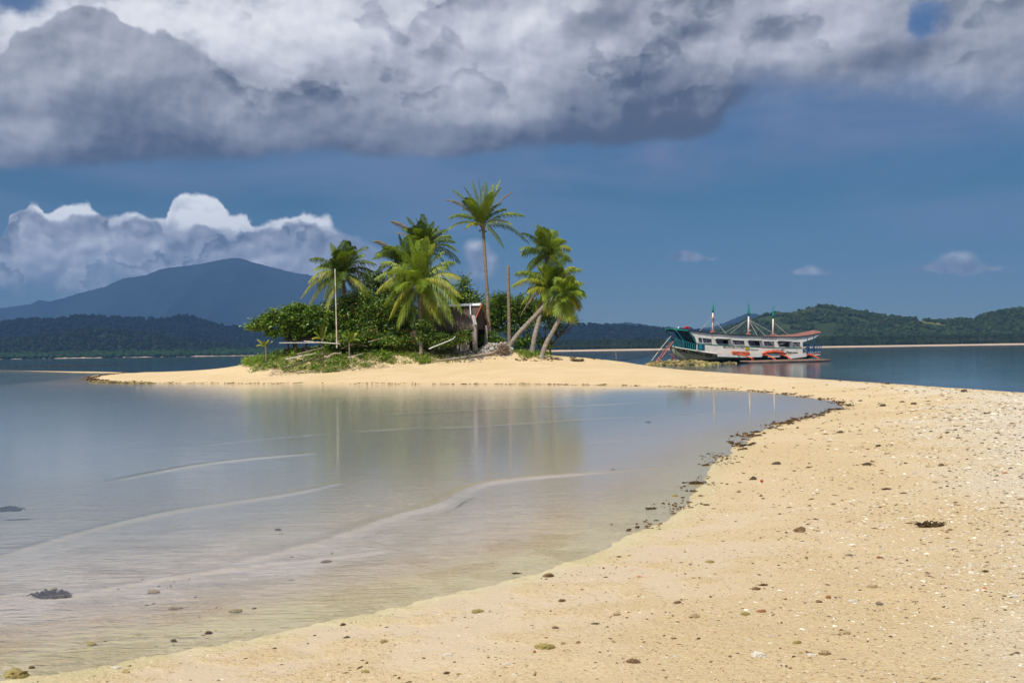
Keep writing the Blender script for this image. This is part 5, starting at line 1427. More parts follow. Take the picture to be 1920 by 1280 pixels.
def plate(mb, quad, w=WB, t=.06):
    a = [L(x, y, w) for x, y in quad]
    for sg in (1, -1):
        f = [Vector((p.x, p.y * sg, p.z)) for p in a]; g = [Vector((p.x, (p.y + t) * sg, p.z)) for p in a]
        n = len(f)
        fs = [tuple(range(n)), tuple(reversed(range(n, 2 * n)))] + [(i, i + n, (i + 1) % n + n, (i + 1) % n) for i in range(n)]
        mb.add(f + g, fs)
mb = MB()
xsw = [1306.5] + [v for w in WIN for v in (w[0], w[1])] + [1505]
# lower band from sheer to the stripe, upper band to the roof, pillars between the windows
for x0, x1 in zip(np.linspace(1306.5, 1505, 25)[:-1], np.linspace(1306.5, 1505, 25)[1:]):
    plate(mb, [(x0, shy(x0) + .3), (x1, shy(x1) + .3), (x1, sy(x1) - .7), (x0, sy(x0) - .7)])
    wt0 = float(np.interp(x0, [w[0] for w in WIN], [w[2] for w in WIN])); wt1 = float(np.interp(x1, [w[0] for w in WIN], [w[2] for w in WIN]))
    plate(mb, [(x0, wt0), (x1, wt1), (x1, ey(x1) + .3), (x0, ey(x0) + .3)])
plate(mb, [(1306.5, 643), (1309.5, 643), (1309.5, 632.6), (1303, 632.6)])
plate(mb, [(1291, 619.6), (1306.5, 621.4), (1306.5, 632.6), (1303, 632.6)])
plate(mb, [(1502, 651), (1505, 651.2), (1505, 641), (1500, 641)])
for a, b_ in zip(WIN[:-1], WIN[1:]):
    xb, xt = a[1], b_[0]
    plate(mb, [(xb + .3, sy(xb) - .7), (xt + 2.2, sy(xt) - .7), (xt - .2, b_[2]), (xb - 1.6, a[2])])
plate(mb, [(1505, 631), (1540.5, 624.6), (1526, 634.5), (1505, 641.5)])
cabin = mb.build('cabin', M_HULLW, boat)
for k, (x0, x1, y0, y1) in enumerate(WIN):
    for sg in (1, -1):
        mbg = MB(); q = [L(x0 + 1.6, y1, WB - .10), L(x1 + .4, y1, WB - .10), L(x1 - 2.0, y0, WB - .10), L(x0 - 1.2, y0, WB - .10)]
        q = [Vector((p.x, p.y * sg, p.z)) for p in q]
        c = sum(q, Vector()) / 4
        mbg.add([q[0], q[1], q[2], q[3]], [(0, 1, 2, 3)]) if k not in (1, 3, 5) else mbg.add([q[0], q[0].lerp(q[1], .58), q[3].lerp(q[2], .58), q[3]], [(0, 1, 2, 3)])
        fr = MB()
        for i in range(4): fr.bar(q[i] - Vector((0, .03 * sg, 0)), q[(i + 1) % 4] - Vector((0, .03 * sg, 0)), .05, .05)
        f_ = fr.build('window', M_HULLW, boat)
        mbg.build('pane', M_GLASS, f_)
        if k in (0,):
            m2 = MB(); m2.bar(q[0].lerp(q[1], .28) - Vector((0, .03 * sg, 0)), q[3].lerp(q[2], .28) - Vector((0, .03 * sg, 0)), .10, .05); m2.build('mullion', M_HULLW, f_)
        if k in (1, 3, 5):
            m2 = MB(); a_, b2 = L(x0 - 2, y0 + .2, WB), L(x1 + 3, y0 + 1.0, WB)
            for p in (a_, b2): p.y *= sg
            m2.add([a_, b2, b2 + Vector((-.1, -.45 * sg, .12)), a_ + Vector((.1, -.45 * sg, .16))], [(0, 1, 2, 3), (3, 2, 1, 0)]); m2.build('awning_flap', M_CURT, f_)
# dark interior: bulkheads and sole, benches
mb = MB()
for px in (1345, 1400, 1455): 
    a, b_ = L(px, ey(px) + 2, 0), L(px, shy(px), 0); mb.box((a.x, 0, (a.z + b_.z) / 2), (.05, 1.4, abs(a.z - b_.z)))
mb.build('bulkhead', M_INSIDE, cabin)
mb = MB()
for sg in (1, -1):
    for (p0, p1) in zip(STRIPE[:-1], STRIPE[1:]):
        a, b_ = L(p0[0], p0[1], WB + .015), L(p1[0], p1[1], WB + .015); a.y *= sg; b_.y *= sg
        mb.bar(a, b_, .07, .06)
mb.build('green_stripe', M_GREENP, cabin)
# front of the cabin, raked, mostly open and dark
mb = MB()
a, b_, c = L(1291, 620.5, WB), L(1305, 643, WB), L(1306, 655, WB)
for s1, s2 in ((-1, 1),):
    mb.add([(a.x, a.y, a.z), (a.x, -a.y, a.z), (b_.x + .3, -b_.y, b_.z), (b_.x + .3, b_.y, b_.z)], [(0, 1, 2, 3), (3, 2, 1, 0)])
    mb.add([(b_.x + .3, b_.y, b_.z), (b_.x + .3, -b_.y, b_.z), (c.x + .3, -c.y, c.z), (c.x + .3, c.y, c.z)], [(0, 1, 2, 3), (3, 2, 1, 0)])
mb.build('windscreen', M_GLASS, cabin)
mb = MB()
for sg in (1, -1):
    A, B = Vector((a.x, a.y * sg, a.z)), Vector((b_.x, b_.y * sg, b_.z)); mb.bar(A, B, .14, .12)
for yy in (-.5, .5): mb.bar((a.x, yy, a.z), (b_.x + .25, yy, b_.z), .08, .06)
mb.build('windscreen_frame', M_TEAL, cabin)
# aft end wall with door opening, blue inside
mb = MB(); a, b_ = L(1505, 632, WB), L(1505, 665, WB)
mb.box((a.x + .03, 0, (a.z + b_.z) / 2), (.06, WB * 2 - .1, a.z - b_.z)); mb.build('aft_wall', surf('pale_teal_paint', (.36, .48, .47), (.26, .38, .40), rough=.6, bump=0), cabin)
mb = MB(); a, b_ = L(1513.5, 632, WB), L(1513.5, 665, WB); mb.tube([a, b_], .05, 6); a, b_ = L(1525.5, 629, WB), L(1525.5, 660, WB); mb.tube([a, b_], .06, 6)
a, b_ = L(1525.5, 629, WB), L(1525.5, 660, WB); mb.tube([(a.x, -a.y, a.z), (b_.x, -b_.y, b_.z)], .06, 6)
mb.build('stern_post', M_BLUE, boat)
# ---- roof with camber
ROOF = [(1264.5, 616.4, 1.1), (1270, 616.6, 1.3), (1278, 617.4, 1.5), (1290, 618.8, 1.75), (1312, 621.2, 1.8), (1336, 624.0, 1.8), (1370, 626.7, 1.8), (1403, 628.6, 1.8), (1440, 630.2, 1.8), (1470, 630.8, 1.8), (1494, 630.5, 1.8), (1512, 628.8, 1.8), (1528, 625.8, 1.75), (1541, 623.2, 1.65)]
def rooff(i0, i1, name, mat, edge_mat, thick=.10):
    V = []; Fc = []; mi = []
    J = 9
    for px, py, w in ROOF[i0:i1]:
        e_ = L(px, py, w)
        for k in range(2):
            for j in range(J):
                u = -1 + 2 * j / (J - 1)
                V.append((e_.x, u * w, e_.z + (float(np.interp(px, [1260, 1290, 1430, 1500, 1541], [.16, .05, .06, .30, .34]))) * (1 - u * u) - k * thick))
    n = i1 - i0
    for i in range(n - 1):
        for j in range(J - 1):
            a = i * 2 * J + j; c = a + 2 * J
            Fc.append((a, c, c + 1, a + 1)); mi.append(0)
            Fc.append((a + J, a + J + 1, c + J + 1, c + J)); mi.append(1)
        a = i * 2 * J; c = a + 2 * J
        Fc.append((a, a + J, c + J, c)); mi.append(2)
        a += J - 1; c += J - 1
        Fc.append((a, c, c + J, a + J)); mi.append(2)
    for i in (0, n - 1):
        for j in range(J - 1):
            a = i * 2 * J + j; Fc.append((a, a + 1, a + J + 1, a + J)); mi.append(2)
    me = bpy.data.meshes.new(name); me.from_pydata(V, [], Fc); me.polygons.foreach_set('material_index', mi); me.update()
    return link(name, me, [mat, M_INSIDE if i0 == 0 else M_HULLW, edge_mat], boat)
roof_f = rooff(0, 4, 'bow_canopy', M_GREENP, M_GREENP, .14); roof_f['label'] = 'green edged canopy over the bow'
roof_m = rooff(3, 14, 'roof', M_ROOFT, M_NAVY)
mb = MB()
for sg in (1, -1):
    a, b_ = L(1266.5, 618.5, 1.2), L(1280.5, 637, 1.05); a.y *= sg; b_.y *= sg; mb.bar(a, b_, .12, .10)
    a, b_ = L(1280.5, 637, 1.05), L(1281, 652, 1.05); a.y *= sg; b_.y *= sg; mb.bar(a, b_, .12, .10)
mb.build('canopy_strut', M_TEAL, roof_f)
mb = MB(); p = L(1287, 617.5, .9); mb.tube([p + Vector((-.3, 0, .1)), p + Vector((-.15, 0, .3)), p + Vector((.25, 0, .3)), p + Vector((.35, 0, .1))], .13, 7); mb.build('red_bundle', surf('red_cloth', (.5, .03, .04), rough=.8, bump=0), roof_f)
mb = MB(); p = L(1272, 615.6, .5); mb.tube([p + Vector((-.1, 0, .02)), p + Vector((.1, 0, .16))], .10, 7); mb.build('horn', M_HULLW, roof_f)
# ---- railings
def railing(name, p0, p1, w, n, mat, yb0, yb1, far=True):
    for sg in ((1, -1) if far else (1,)):
        mb = MB(); top = []; 
        for i in range(n + 1):
            t = i / n; px = p0[0] + (p1[0] - p0[0]) * t; py = p0[1] + (p1[1] - p0[1]) * t; yb = yb0 + (yb1 - yb0) * t
            ww = w(t); a = L(px, py, ww); b_ = L(px, yb, ww); a.y *= sg; b_.y *= sg
            mb.bar(b_, a, .10, .05); top.append(a)
        for a, b_ in zip(top[:-1], top[1:]): mb.bar(a, b_, .09, .07)
        mb.build(name, mat, boat)
railing('bow_railing', (1266, 635.2), (1305.5, 645.4), lambda t: .62 + .85 * t ** .6, 11, M_TEAL, 649.5, 656)
railing('stern_railing', (1512, 648.6), (1539.5, 645.4), lambda t: 1.42 - .15 * t, 9, M_BLUE, 664, 661)
mb = MB(); a, b_ = L(1512, 662, 1.35), L(1539.5, 658.5, 1.2)
mb.add([(a.x, a.y, a.z), (b_.x, b_.y, b_.z), (b_.x, -b_.y, b_.z), (a.x, -a.y, a.z), (a.x, a.y, a.z - .22), (b_.x, b_.y, b_.z - .12), (b_.x, -b_.y, b_.z - .12), (a.x, -a.y, a.z - .22)], [(0, 1, 2, 3), (7, 6, 5, 4), (0, 4, 5, 1), (1, 5, 6, 2), (2, 6, 7, 3), (3, 7, 4, 0)])
mb.build('stern_deck', M_HULLW, boat)
mb = MB(); plate(mb, [(1308, 655.5), (1321.5, 656.8), (1321.5, 646.2), (1308, 645.2)], WB + .03, .05); mb.build('blue_panel', M_BLUE, cabin)
mb = MB(); c = L(1313.5, 650.5, WB + .05)
mb.add([c + Vector((math.cos(a) * .24, 0, math.sin(a) * .34)) for a in [k * math.pi / 6 for k in range(12)]], [tuple(range(12))]); mb.build('panel_emblem', surf('emblem_teal', (.02, .30, .30), rough=.5, bump=0), cabin)
# ---- masts
for k, (px, yb, yg, yt) in enumerate([(1336, 625, 586, 569), (1403, 628.5, 592.5, 571), (1449, 630, 597, 577)]):
    b_ = L(px, yb, 0); g_ = L(px + .6, yg, 0); t_ = L(px + (1.6 if k == 0 else .6), yt, 0)
    mb = MB(); mb.tube([b_ + Vector((0, 0, .1)), g_], [.115, .095], 8); mast = mb.build('mast', M_HULLW, boat, smooth=True)
    mb = MB(); mb.tube([g_, g_.lerp(t_, .35), t_, t_ + Vector((.03, 0, .35))], [.13, .14, .06, .015], 8); mb.build('mast_tip', M_GREENP, mast, smooth=True)
    mb = MB(); mb.tube([b_ + Vector((.17, .0, .1)), g_ + Vector((.15, .0, -.1))], [.045, .04], 6); mb.build('red_spar', M_REDP, mast)
    mb = MB(); mb.box(b_ + Vector((0, 0, .22)), (.5, .5, .16), taper=.8); mb.build('mast_step', M_REDP, mast)
    if k == 0:
        a = L(1331, 595.2, .25); c = L(1341.5, 594.6, .25); mb = MB(); mb.bar(a, c, .26, .1); mb.build('crosstree', surf('pink_board', (.62, .38, .36), rough=.7, bump=0), mast)
    if k == 1:
        a = L(1404, 620, .1); c = L(1407, 620, .1); mb = MB(); mb.bar(a, c, .14, .1); mb.build('lamp', M_HULLW, mast)
# ---- stays
M_STAY = surf('stay_rope', (.55, .52, .46), (.42, .40, .36), rough=.8, bump=0)
STAYS = [((1332, 599, 0), (1312, 620, 1.0)), ((1340.5, 600, 0), (1392, 664, 3.2)), ((1401, 600, 0), (1360, 623, 1.5)), ((1396, 604, .1), (1369, 625, 1.5)), ((1404, 600, 0), (1420, 629, 1.5)), ((1405, 600, 0), (1436, 630, 1.6)), ((1436, 630, 1.6), (1453, 649, 2.4)),
         ((1405.5, 599.5, 0), (1463, 632, 1.7)), ((1453, 606, 0), (1513, 659, 2.2)), ((1453, 648, 2.2), (1480, 640.5, 1.7)), ((1485, 642, 1.75), (1494, 649, 1.9))]
for a, b_ in STAYS:
    mb = MB(); mb.tube([L(*a), L(*b_)], .026, 4); mb.build('stay', M_STAY, boat)
# ---- outriggers
ARMS = [((1376, 664, 1.6), (1411, 671.8, 5.2)), ((1430, 664.5, 1.6), (1454, 673.8, 5.2)), ((1464, 665.2, 1.5), (1484, 673.6, 5.2)), ((1514, 664.8, 1.35), (1536, 672.4, 5.2)), ((1281, 667.5, 1.0), (1296, 675.5, 4.4))]
for k, (a, b_) in enumerate(ARMS):
    A, B = L(*a), L(*b_)
    for sg in ((1, -1) if k < 4 else ()):
        p0 = Vector((A.x, .2 * sg * 1, A.z + .05)); p1 = Vector((A.x, A.y * sg, A.z + .06)); p2 = Vector((B.x, B.y * sg, B.z))
        p2m = p1.lerp(p2, .55) + Vector((0, 0, .12))
        mb = MB(); mb.tube([p0, p1, p2m, p2], [.10, .10, .10, .08], 7); arm = mb.build('outrigger_arm', M_ORG, boat, smooth=True)
        mb = MB(); mb.tube([p2 + Vector((-.12, 0, 0)), Vector((p2.x - .12, p2.y, .12))], .05, 5); mb.tube([p2 + Vector((.12, 0, 0)), Vector((p2.x + .12, p2.y, .12))], .05, 5); mb.build('arm_strut', M_ORG, arm)
        mb = MB()
        for q in range(4): mb.box(p1 + Vector((random.uniform(-.3, .3), -.15 * sg, random.uniform(-.16, .12))), (.42, .34, .16), Matrix.Rotation(random.uniform(-.4, .4), 3, 'Y'))
        mb.build('lashing', M_ORG, arm)
# the far-side bow arm seen past the stem
a, m_, b_ = L(1279, 668.5, -1.0), L(1270, 667.2, -2.4), L(1260.5, 671.5, -4.2)
mb = MB(); mb.tube([a, m_, b_], [.14, .15, .09], 7); mb.tube([L(1256, 664.6, -2.6), L(1271, 665.2, -2.2)], .04, 5); mb.tube([b_, Vector((b_.x, b_.y, .15))], .06, 5); mb.tube([b_ + Vector((.3, 0, .05)), Vector((b_.x + .3, b_.y, .15))], .05, 5)
mb.build('outrigger_arm', M_ORG, boat, smooth=True)
f0, f1 = L(1387, 675.6, 5.4), L(1556.5, 675.8, 5.4); f0.z = .13; f1.z = .17
for sg in (1, -1):
    q = [Vector((f0.x + (f1.x - f0.x) * t - (4.2 * t if sg < 0 else 0) - (2.4 if sg < 0 else 0), f0.y * sg * (1 if sg > 0 else .84), .12 + .06 * t + (.18 * (1 - t / .12) if t < .12 else 0))) for t in (0, .05, .12, .3, .5, .7, .9, 1)]
    mb = MB(); mb.tube(q, [.05, .15, .22, .24, .24, .23, .16, .13], 9); mb.build('outrigger_float', M_FLOAT, boat, smooth=True)
# lengthwise rail, white shelf planks, orange bench boxes along the near side
for sg in (1, -1):
    mb = MB(); q = [L(px, shy(px) - 1.2, 2.0) for px in (1345, 1370, 1400, 1440, 1480, 1515, 1540)]
    for p in q: p.y *= sg
    mb.tube(q, .05, 6); mb.build('side_rail', M_ORG, boat)
for (x0, x1, y0, y1) in ((1346, 1386, 664.8, 666.2), (1386, 1428, 666.6, 665.4), (1440, 1462, 666.4, 665.6), (1478, 1511, 669.0, 665.2)):
    mb = MB(); a, b_ = L(x0, y0, 2.3), L(x1, y1, 2.3); mb.bar(a, b_, .12, .5); mb.build('side_plank', M_HULLW, boat)
mb = MB(); a, b_ = L(1372.5, 661.2, 2.3), L(1405, 662.4, 2.3); mb.bar(a, b_, .26, .4); mb.build('side_box', M_ORG, boat, bevel=.03)
mb = MB(); q = [L(1429, 663.2, 2.4), L(1436, 660.6, 2.4), L(1452, 659.2, 2.4), L(1466, 660.6, 2.4), L(1474, 663.0, 2.4)]
mb.tube(q, [.08, .20, .24, .20, .08], 8); mb.build('side_canoe', M_ORG, boat, smooth=True)

# ---- painted writing
M_INK = surf('dark_red_lettering', (.075, .018, .018), (.045, .012, .014), rough=.6, bump=0)
M_INKK = surf('black_lettering', (.03, .03, .035), rough=.6, bump=0)
M_INKG = surf('green_lettering', (.025, .13, .03), rough=.6, bump=0)
M_INKY = surf('yellow_badge', (.70, .55, .05), rough=.6, bump=0)
M_INKO = surf('olive_badge', (.13, .13, .06), (.25, .12, .05), rough=.6, scale=6, bump=0)
M_INKW = surf('white_lettering', (.75, .75, .70), rough=.6, bump=0)
def text_mesh(txt, shear=0.0, bold=0.0, res=3):
    cu = bpy.data.curves.new('txt', 'FONT'); cu.body = txt; cu.shear = shear; cu.offset = bold; cu.resolution_u = res
    ob = bpy.data.objects.new('txt', cu); COL.objects.link(ob)
    dg = bpy.context.evaluated_depsgraph_get(); me = bpy.data.meshes.new_from_object(ob.evaluated_get(dg))
    bpy.data.objects.remove(ob); bpy.data.curves.remove(cu)
    return me
def paint(txt, p0, p1, h0, h1, mat, on_hull, shear=.25, bold=.02, name='lettering', parent=None, off=.03):
    """text between two picture points (baseline), cap heights h0..h1 in rows"""
    me = text_mesh(txt, shear, bold)
    co = np.empty(len(me.vertices) * 3, np.float32); me.vertices.foreach_get('co', co); co = co.reshape(-1, 3)
    x0, x1 = co[:, 0].min(), co[:, 0].max(); cap = 0.69
    out = []
    for x, y, z in co:
        t = (x - x0) / (x1 - x0); px = p0[0] + (p1[0] - p0[0]) * t; py = p0[1] + (p1[1] - p0[1]) * t - (h0 + (h1 - h0) * t) * (y / cap)
        w = WB + off
        if on_hull:
            w = 1.3
            for _ in range(6):
                q = L(px, py, w); w = hull_w(q.x, q.z) + off
        out.append(L(px, py, w if on_hull else WB + off))
    me.vertices.foreach_set('co', np.array(out, np.float32).ravel()); me.update()
    return link(name, me, mat, parent or boat)
paint('CALYPSO', (1270, 658.4), (1319, 667.2), 6.6, 4.0, M_INK, True, .30, .035, parent=hull)
paint('/ / ..', (1342, 669.4), (1362, 669), 3.6, 2.4, M_INKK, True, .35, .03, parent=hull)
paint('MP LGTS 45V UFT ONC', (1356, 652.2), (1396.5, 653.6), 3.2, 2.9, M_INKK, False, .3, .01, parent=cabin)
paint('Coaniera', (1405.5, 656.2), (1422, 657.4), 3.2, 3.0, M_INKG, False, .2, .01, parent=cabin)
paint('04-001/1781', (1449, 657.8), (1470.5, 657.8), 2.6, 2.6, M_INKK, False, 0, .02, parent=cabin)
paint('Palawan', (1474, 662.3), (1496, 662.1), 4.2, 3.0, M_INKG, False, .35, .03, parent=cabin)
paint('# AT-11', (1420.5, 669), (1430, 669.2), 2.0, 2.0, M_INKW, True, .2, .02, parent=hull)
def badge(px, py, rx, ry, mat, on_hull, name, parent, off):
    V = []
    for k in range(20):
        a = k * math.pi / 10; x, y = px + rx * math.cos(a), py + ry * math.sin(a) + (rx * math.cos(a)) * (.10 if on_hull else 0)
        w = WB + off
        if on_hull:
            w = 1.5
            for _ in range(6):
                q = L(x, y, w); w = hull_w(q.x, q.z) + off
        V.append(L(x, y, w))
    mb = MB(); mb.add(V, [tuple(reversed(range(20)))]); mb.build(name, mat, parent)
badge(1328.8, 666.2, 7.6, 3.3, M_INKK, True, 'oval_emblem', hull, .02)
badge(1328.8, 666.2, 6.4, 2.5, M_INKO, True, 'oval_emblem', hull, .035)
badge(1401.3, 654.0, 3.9, 3.9, M_INKK, False, 'round_badge', cabin, .02)
badge(1401.1, 653.8, 3.3, 3.3, M_INKY, False, 'round_badge', cabin, .035)
paint('ok', (1399.4, 655), (1403, 655), 2.0, 2.0, M_INKK, False, 0, .0, parent=cabin, off=.05)

# ---- ladder, handrail pole, mooring lines, stake
def bw(px, py, w): return boat.matrix_basis @ L(px, py, w)
boat_m = Matrix.Translation(BO) @ Matrix.Rotation(TH, 4, 'Z')
def BW(px, py, w): return boat_m @ L(px, py, w)
a0, a1 = BW(1263.5, 639.5, .75), at(1234.5, 678.2, 124.0)
b0, b1 = BW(1258.5, 641.0, -.1), at(1229.5, 678.0, 124.4)
mb = MB(); mb.bar(a0, a1, .12, .07); mb.bar(b0, b1, .12, .07)
for k in range(11):
    t = (k + .6) / 11.3; mb.bar(a0.lerp(a1, t), b0.lerp(b1, t), .07, .05)
tag(mb.build('ladder', M_REDP), 'faded red boarding ladder leaning from the boat bow onto the coral', 'ladder')
mb = MB(); mb.tube([BW(1258, 630, 0), at(1238, 654, 125.5), at(1221.5, 676.5, 124.5)], .045, 5)
tag(mb.build('handrail_pole', M_WHITEWOOD), 'thin pale handrail pole running beside the boarding ladder', 'pole')
mb = MB(); mb.tube([BW(1252.5, 641.5, .3), BW(1250, 634, .3)], .10, 5); mb.tube([BW(1248, 649.5, .3), BW(1264, 647, .3)], .12, 5); mb.build('bowsprit', M_TEAL, None).name = 'bowsprit'
bp_ = bpy.data.objects['bowsprit']; bp_.parent = boat; bp_.matrix_parent_inverse = boat_m.inverted()
M_ROPE = surf('mooring_rope', (.055, .065, .075), (.035, .045, .055), rough=.9, bump=0)
def rope(label, a, b_, sag, r=.045, mids=None):
    mb = MB(); q = []
    for k in range(15):
        t = k / 14; p = a.lerp(b_, t); p.z -= sag * 4 * t * (1 - t); q.append(p)
    mb.tube(q, r, 5); tag(mb.build('mooring_rope', M_ROPE), label, 'rope', 'mooring ropes of the boat')
rope('mooring rope from the boat bow down to a weed clump on the sand crest', BW(1250, 653, 0), G(1181, 677.5), .15, .05)
rope('long slack mooring rope running from the bow towards the leaning palms', BW(1249, 652, .2), at(1040, 664.5, 84), 1.0, .045)
rope('short mooring rope slanting down from the stern into the water', BW(1539, 663, .5), at(1564, 675.5, 134), .05, .045)
p1 = G(1158, 674.5); p2 = at(1154.2, 655.5, p1.y + .3)
mb = MB(); mb.tube([p1 - Vector((0, 0, .2)), p2], [.07, .05], 6); mb.mi = 0
tag(mb.build('marker_stake', surf('stake_wood', (.60, .45, .40), (.50, .22, .17), rough=.8, scale=1.5, bump=0, contrast=(.48, .52))), 'slanted pinkish marker stake standing at the water beyond the sand', 'stake')

# ================================================================== things lying on the sand and in the shallows
M_CORALB = surf('brown_coral', (.24, .15, .075), (.13, .08, .045), rough=.95, scale=14, bump=.8, c3=(.36, .28, .14), c3amt=.4)
M_CORALY = surf('yellow_coral', (.40, .33, .12), (.26, .20, .07), rough=.95, scale=14, bump=.8)
M_CORALW = surf('white_coral', (.74, .70, .61), (.58, .52, .43), rough=.9, scale=14, bump=.8)
M_CORALG = surf('grey_coral', (.31, .265, .21), (.18, .15, .12), rough=.95, scale=14, bump=.8)
M_CORALO = surf('orange_brown_coral', (.45, .20, .07), (.24, .12, .06), rough=.95, scale=14, bump=.8)
M_CORALT = surf('tan_coral', (.50, .38, .22), (.36, .26, .14), rough=.95, scale=14, bump=.8)
M_SEAWEED = surf('dark_seaweed', (.055, .036, .018), (.10, .065, .028), rough=.9, scale=9, bump=.5, c3=(.18, .13, .05), c3amt=.4)
M_STONE = surf('dark_stone', (.12, .085, .055), (.07, .05, .034), rough=.95, scale=14, bump=.8)
def sphere_lump(R, seed, sub=3):
    """rough nubbled coral fragment with pits and a few horns"""
    rg = np.random.default_rng(seed)
    v, f = ico(); v = [tuple(p) for p in v]; f = [tuple(t) for t in f]
    for _ in range(sub - 1):
        cache = {}; nf = []
        def midp(a, b):
            k = (min(a, b), max(a, b))
            if k not in cache:
                m_ = np.array(v[a]) + np.array(v[b]); m_ /= np.linalg.norm(m_); v.append(tuple(m_)); cache[k] = len(v) - 1
            return cache[k]
        for a, b, c in f:
            x, y, z = midp(a, b), midp(b, c), midp(c, a); nf += [(a, x, z), (b, y, x), (c, z, y), (x, y, z)]
        f = nf
    v = np.array(v)
    d = rg.normal(0, 1, (7, 3)); d /= np.linalg.norm(d, axis=1)[:, None]
    amp = rg.uniform(-.35, .55, 7)
    r = np.ones(len(v))
    for k in range(7):
        r += amp[k] * np.exp(-((1 - v @ d[k]) / .16))
    r += .14 * rg.normal(0, 1, len(v)) + .10 * np.sin(v[:, 0] * 9 + seed) * np.sin(v[:, 1] * 8) * np.sin(v[:, 2] * 9)
    return v * r[:, None] * np.array(R), f
def put_lump(name, px, py, wpx, mat, label, cat, group, seed, flat=.55, long=1.0, water=False):
    g = G(px, py) if not water else P(px, py, 0.0)
    rng = random.Random(seed)
    d = (g - EYE).length; s = wpx / F * d * .5
    v, f = sphere_lump((s * long, s * .75, s * flat), seed)
    a = rng.uniform(-.5, .5); ca, sa = math.cos(a), math.sin(a)
    V = [(x * ca - y * sa, x * sa + y * ca, z + s * flat * .12) for x, y, z in v]
    me = bpy.data.meshes.new(name); me.from_pydata(V, [], f); me.polygons.foreach_set('use_smooth', [False] * len(f)); me.update()
    o = link(name, me, mat); o.location = g if not water else Vector((g.x, g.y, max(gz(g.x, g.y), -.06))); o.scale = (1, 1, .7) if water else (1, 1, 1)
    tag(o, label, cat, group)
    return o
def put_weed(px, py, wpx, label, group, seed, water=False, mat=None, n=None):
    """tangle of curled weed strands"""
    g = G(px, py) if not water else P(px, py, 0.0)
    rng = random.Random(seed); d = (g - EYE).length; s = wpx / F * d * .5
    mb = MB()
    for k in range(n or 34):
        a = rng.uniform(0, 6.28); r = rng.random() ** .6
        c = Vector((math.cos(a) * s * r * .8, math.sin(a) * s * r * .35, s * .05)); b = rng.uniform(-.6, .6) + rng.choice([0, 3.14]); ll = s * rng.uniform(.25, .6)
        e = Vector((math.cos(b), math.sin(b) * .6, 0))
        t_ = s * rng.uniform(.03, .06)
        mb.tube([c, c + e * ll * .5 + Vector((0, 0, s * rng.uniform(.08, .30))), c + e * ll + Vector((0, 0, s * rng.uniform(0, .16)))], [t_ * 1.3, t_, t_ * .4], 4, cap=False)
    for k in range(9):
        v, f = ico(); q = s * rng.uniform(.08, .17); c = Vector((rng.uniform(-.7, .7) * s, rng.uniform(-.25, .25) * s, q * .4))
        mb.add([Vector((p[0] * q * 1.6, p[1] * q, p[2] * q * .7)) * rng.uniform(.7, 1.2) + c for p in v], [tuple(int(i) for i in t) for t in f])
    o = mb.build('seaweed_clump', mat or M_SEAWEED); o.location = g if not water else Vector((g.x, g.y, max(gz(g.x, g.y), -.07))); o.scale = (1, 1, 1.0) if water else (1, 1, 1)
    tag(o, label, 'seaweed', group)
GC, GS, GW, GX = 'coral fragments on the near sand', 'stones on the sand', 'seaweed clumps along the shore', 'white shells and shards on the sand'
CB, CY, CW, CG, CO, CT, ST_ = M_CORALB, M_CORALY, M_CORALW, M_CORALG, M_CORALO, M_CORALT, M_STONE
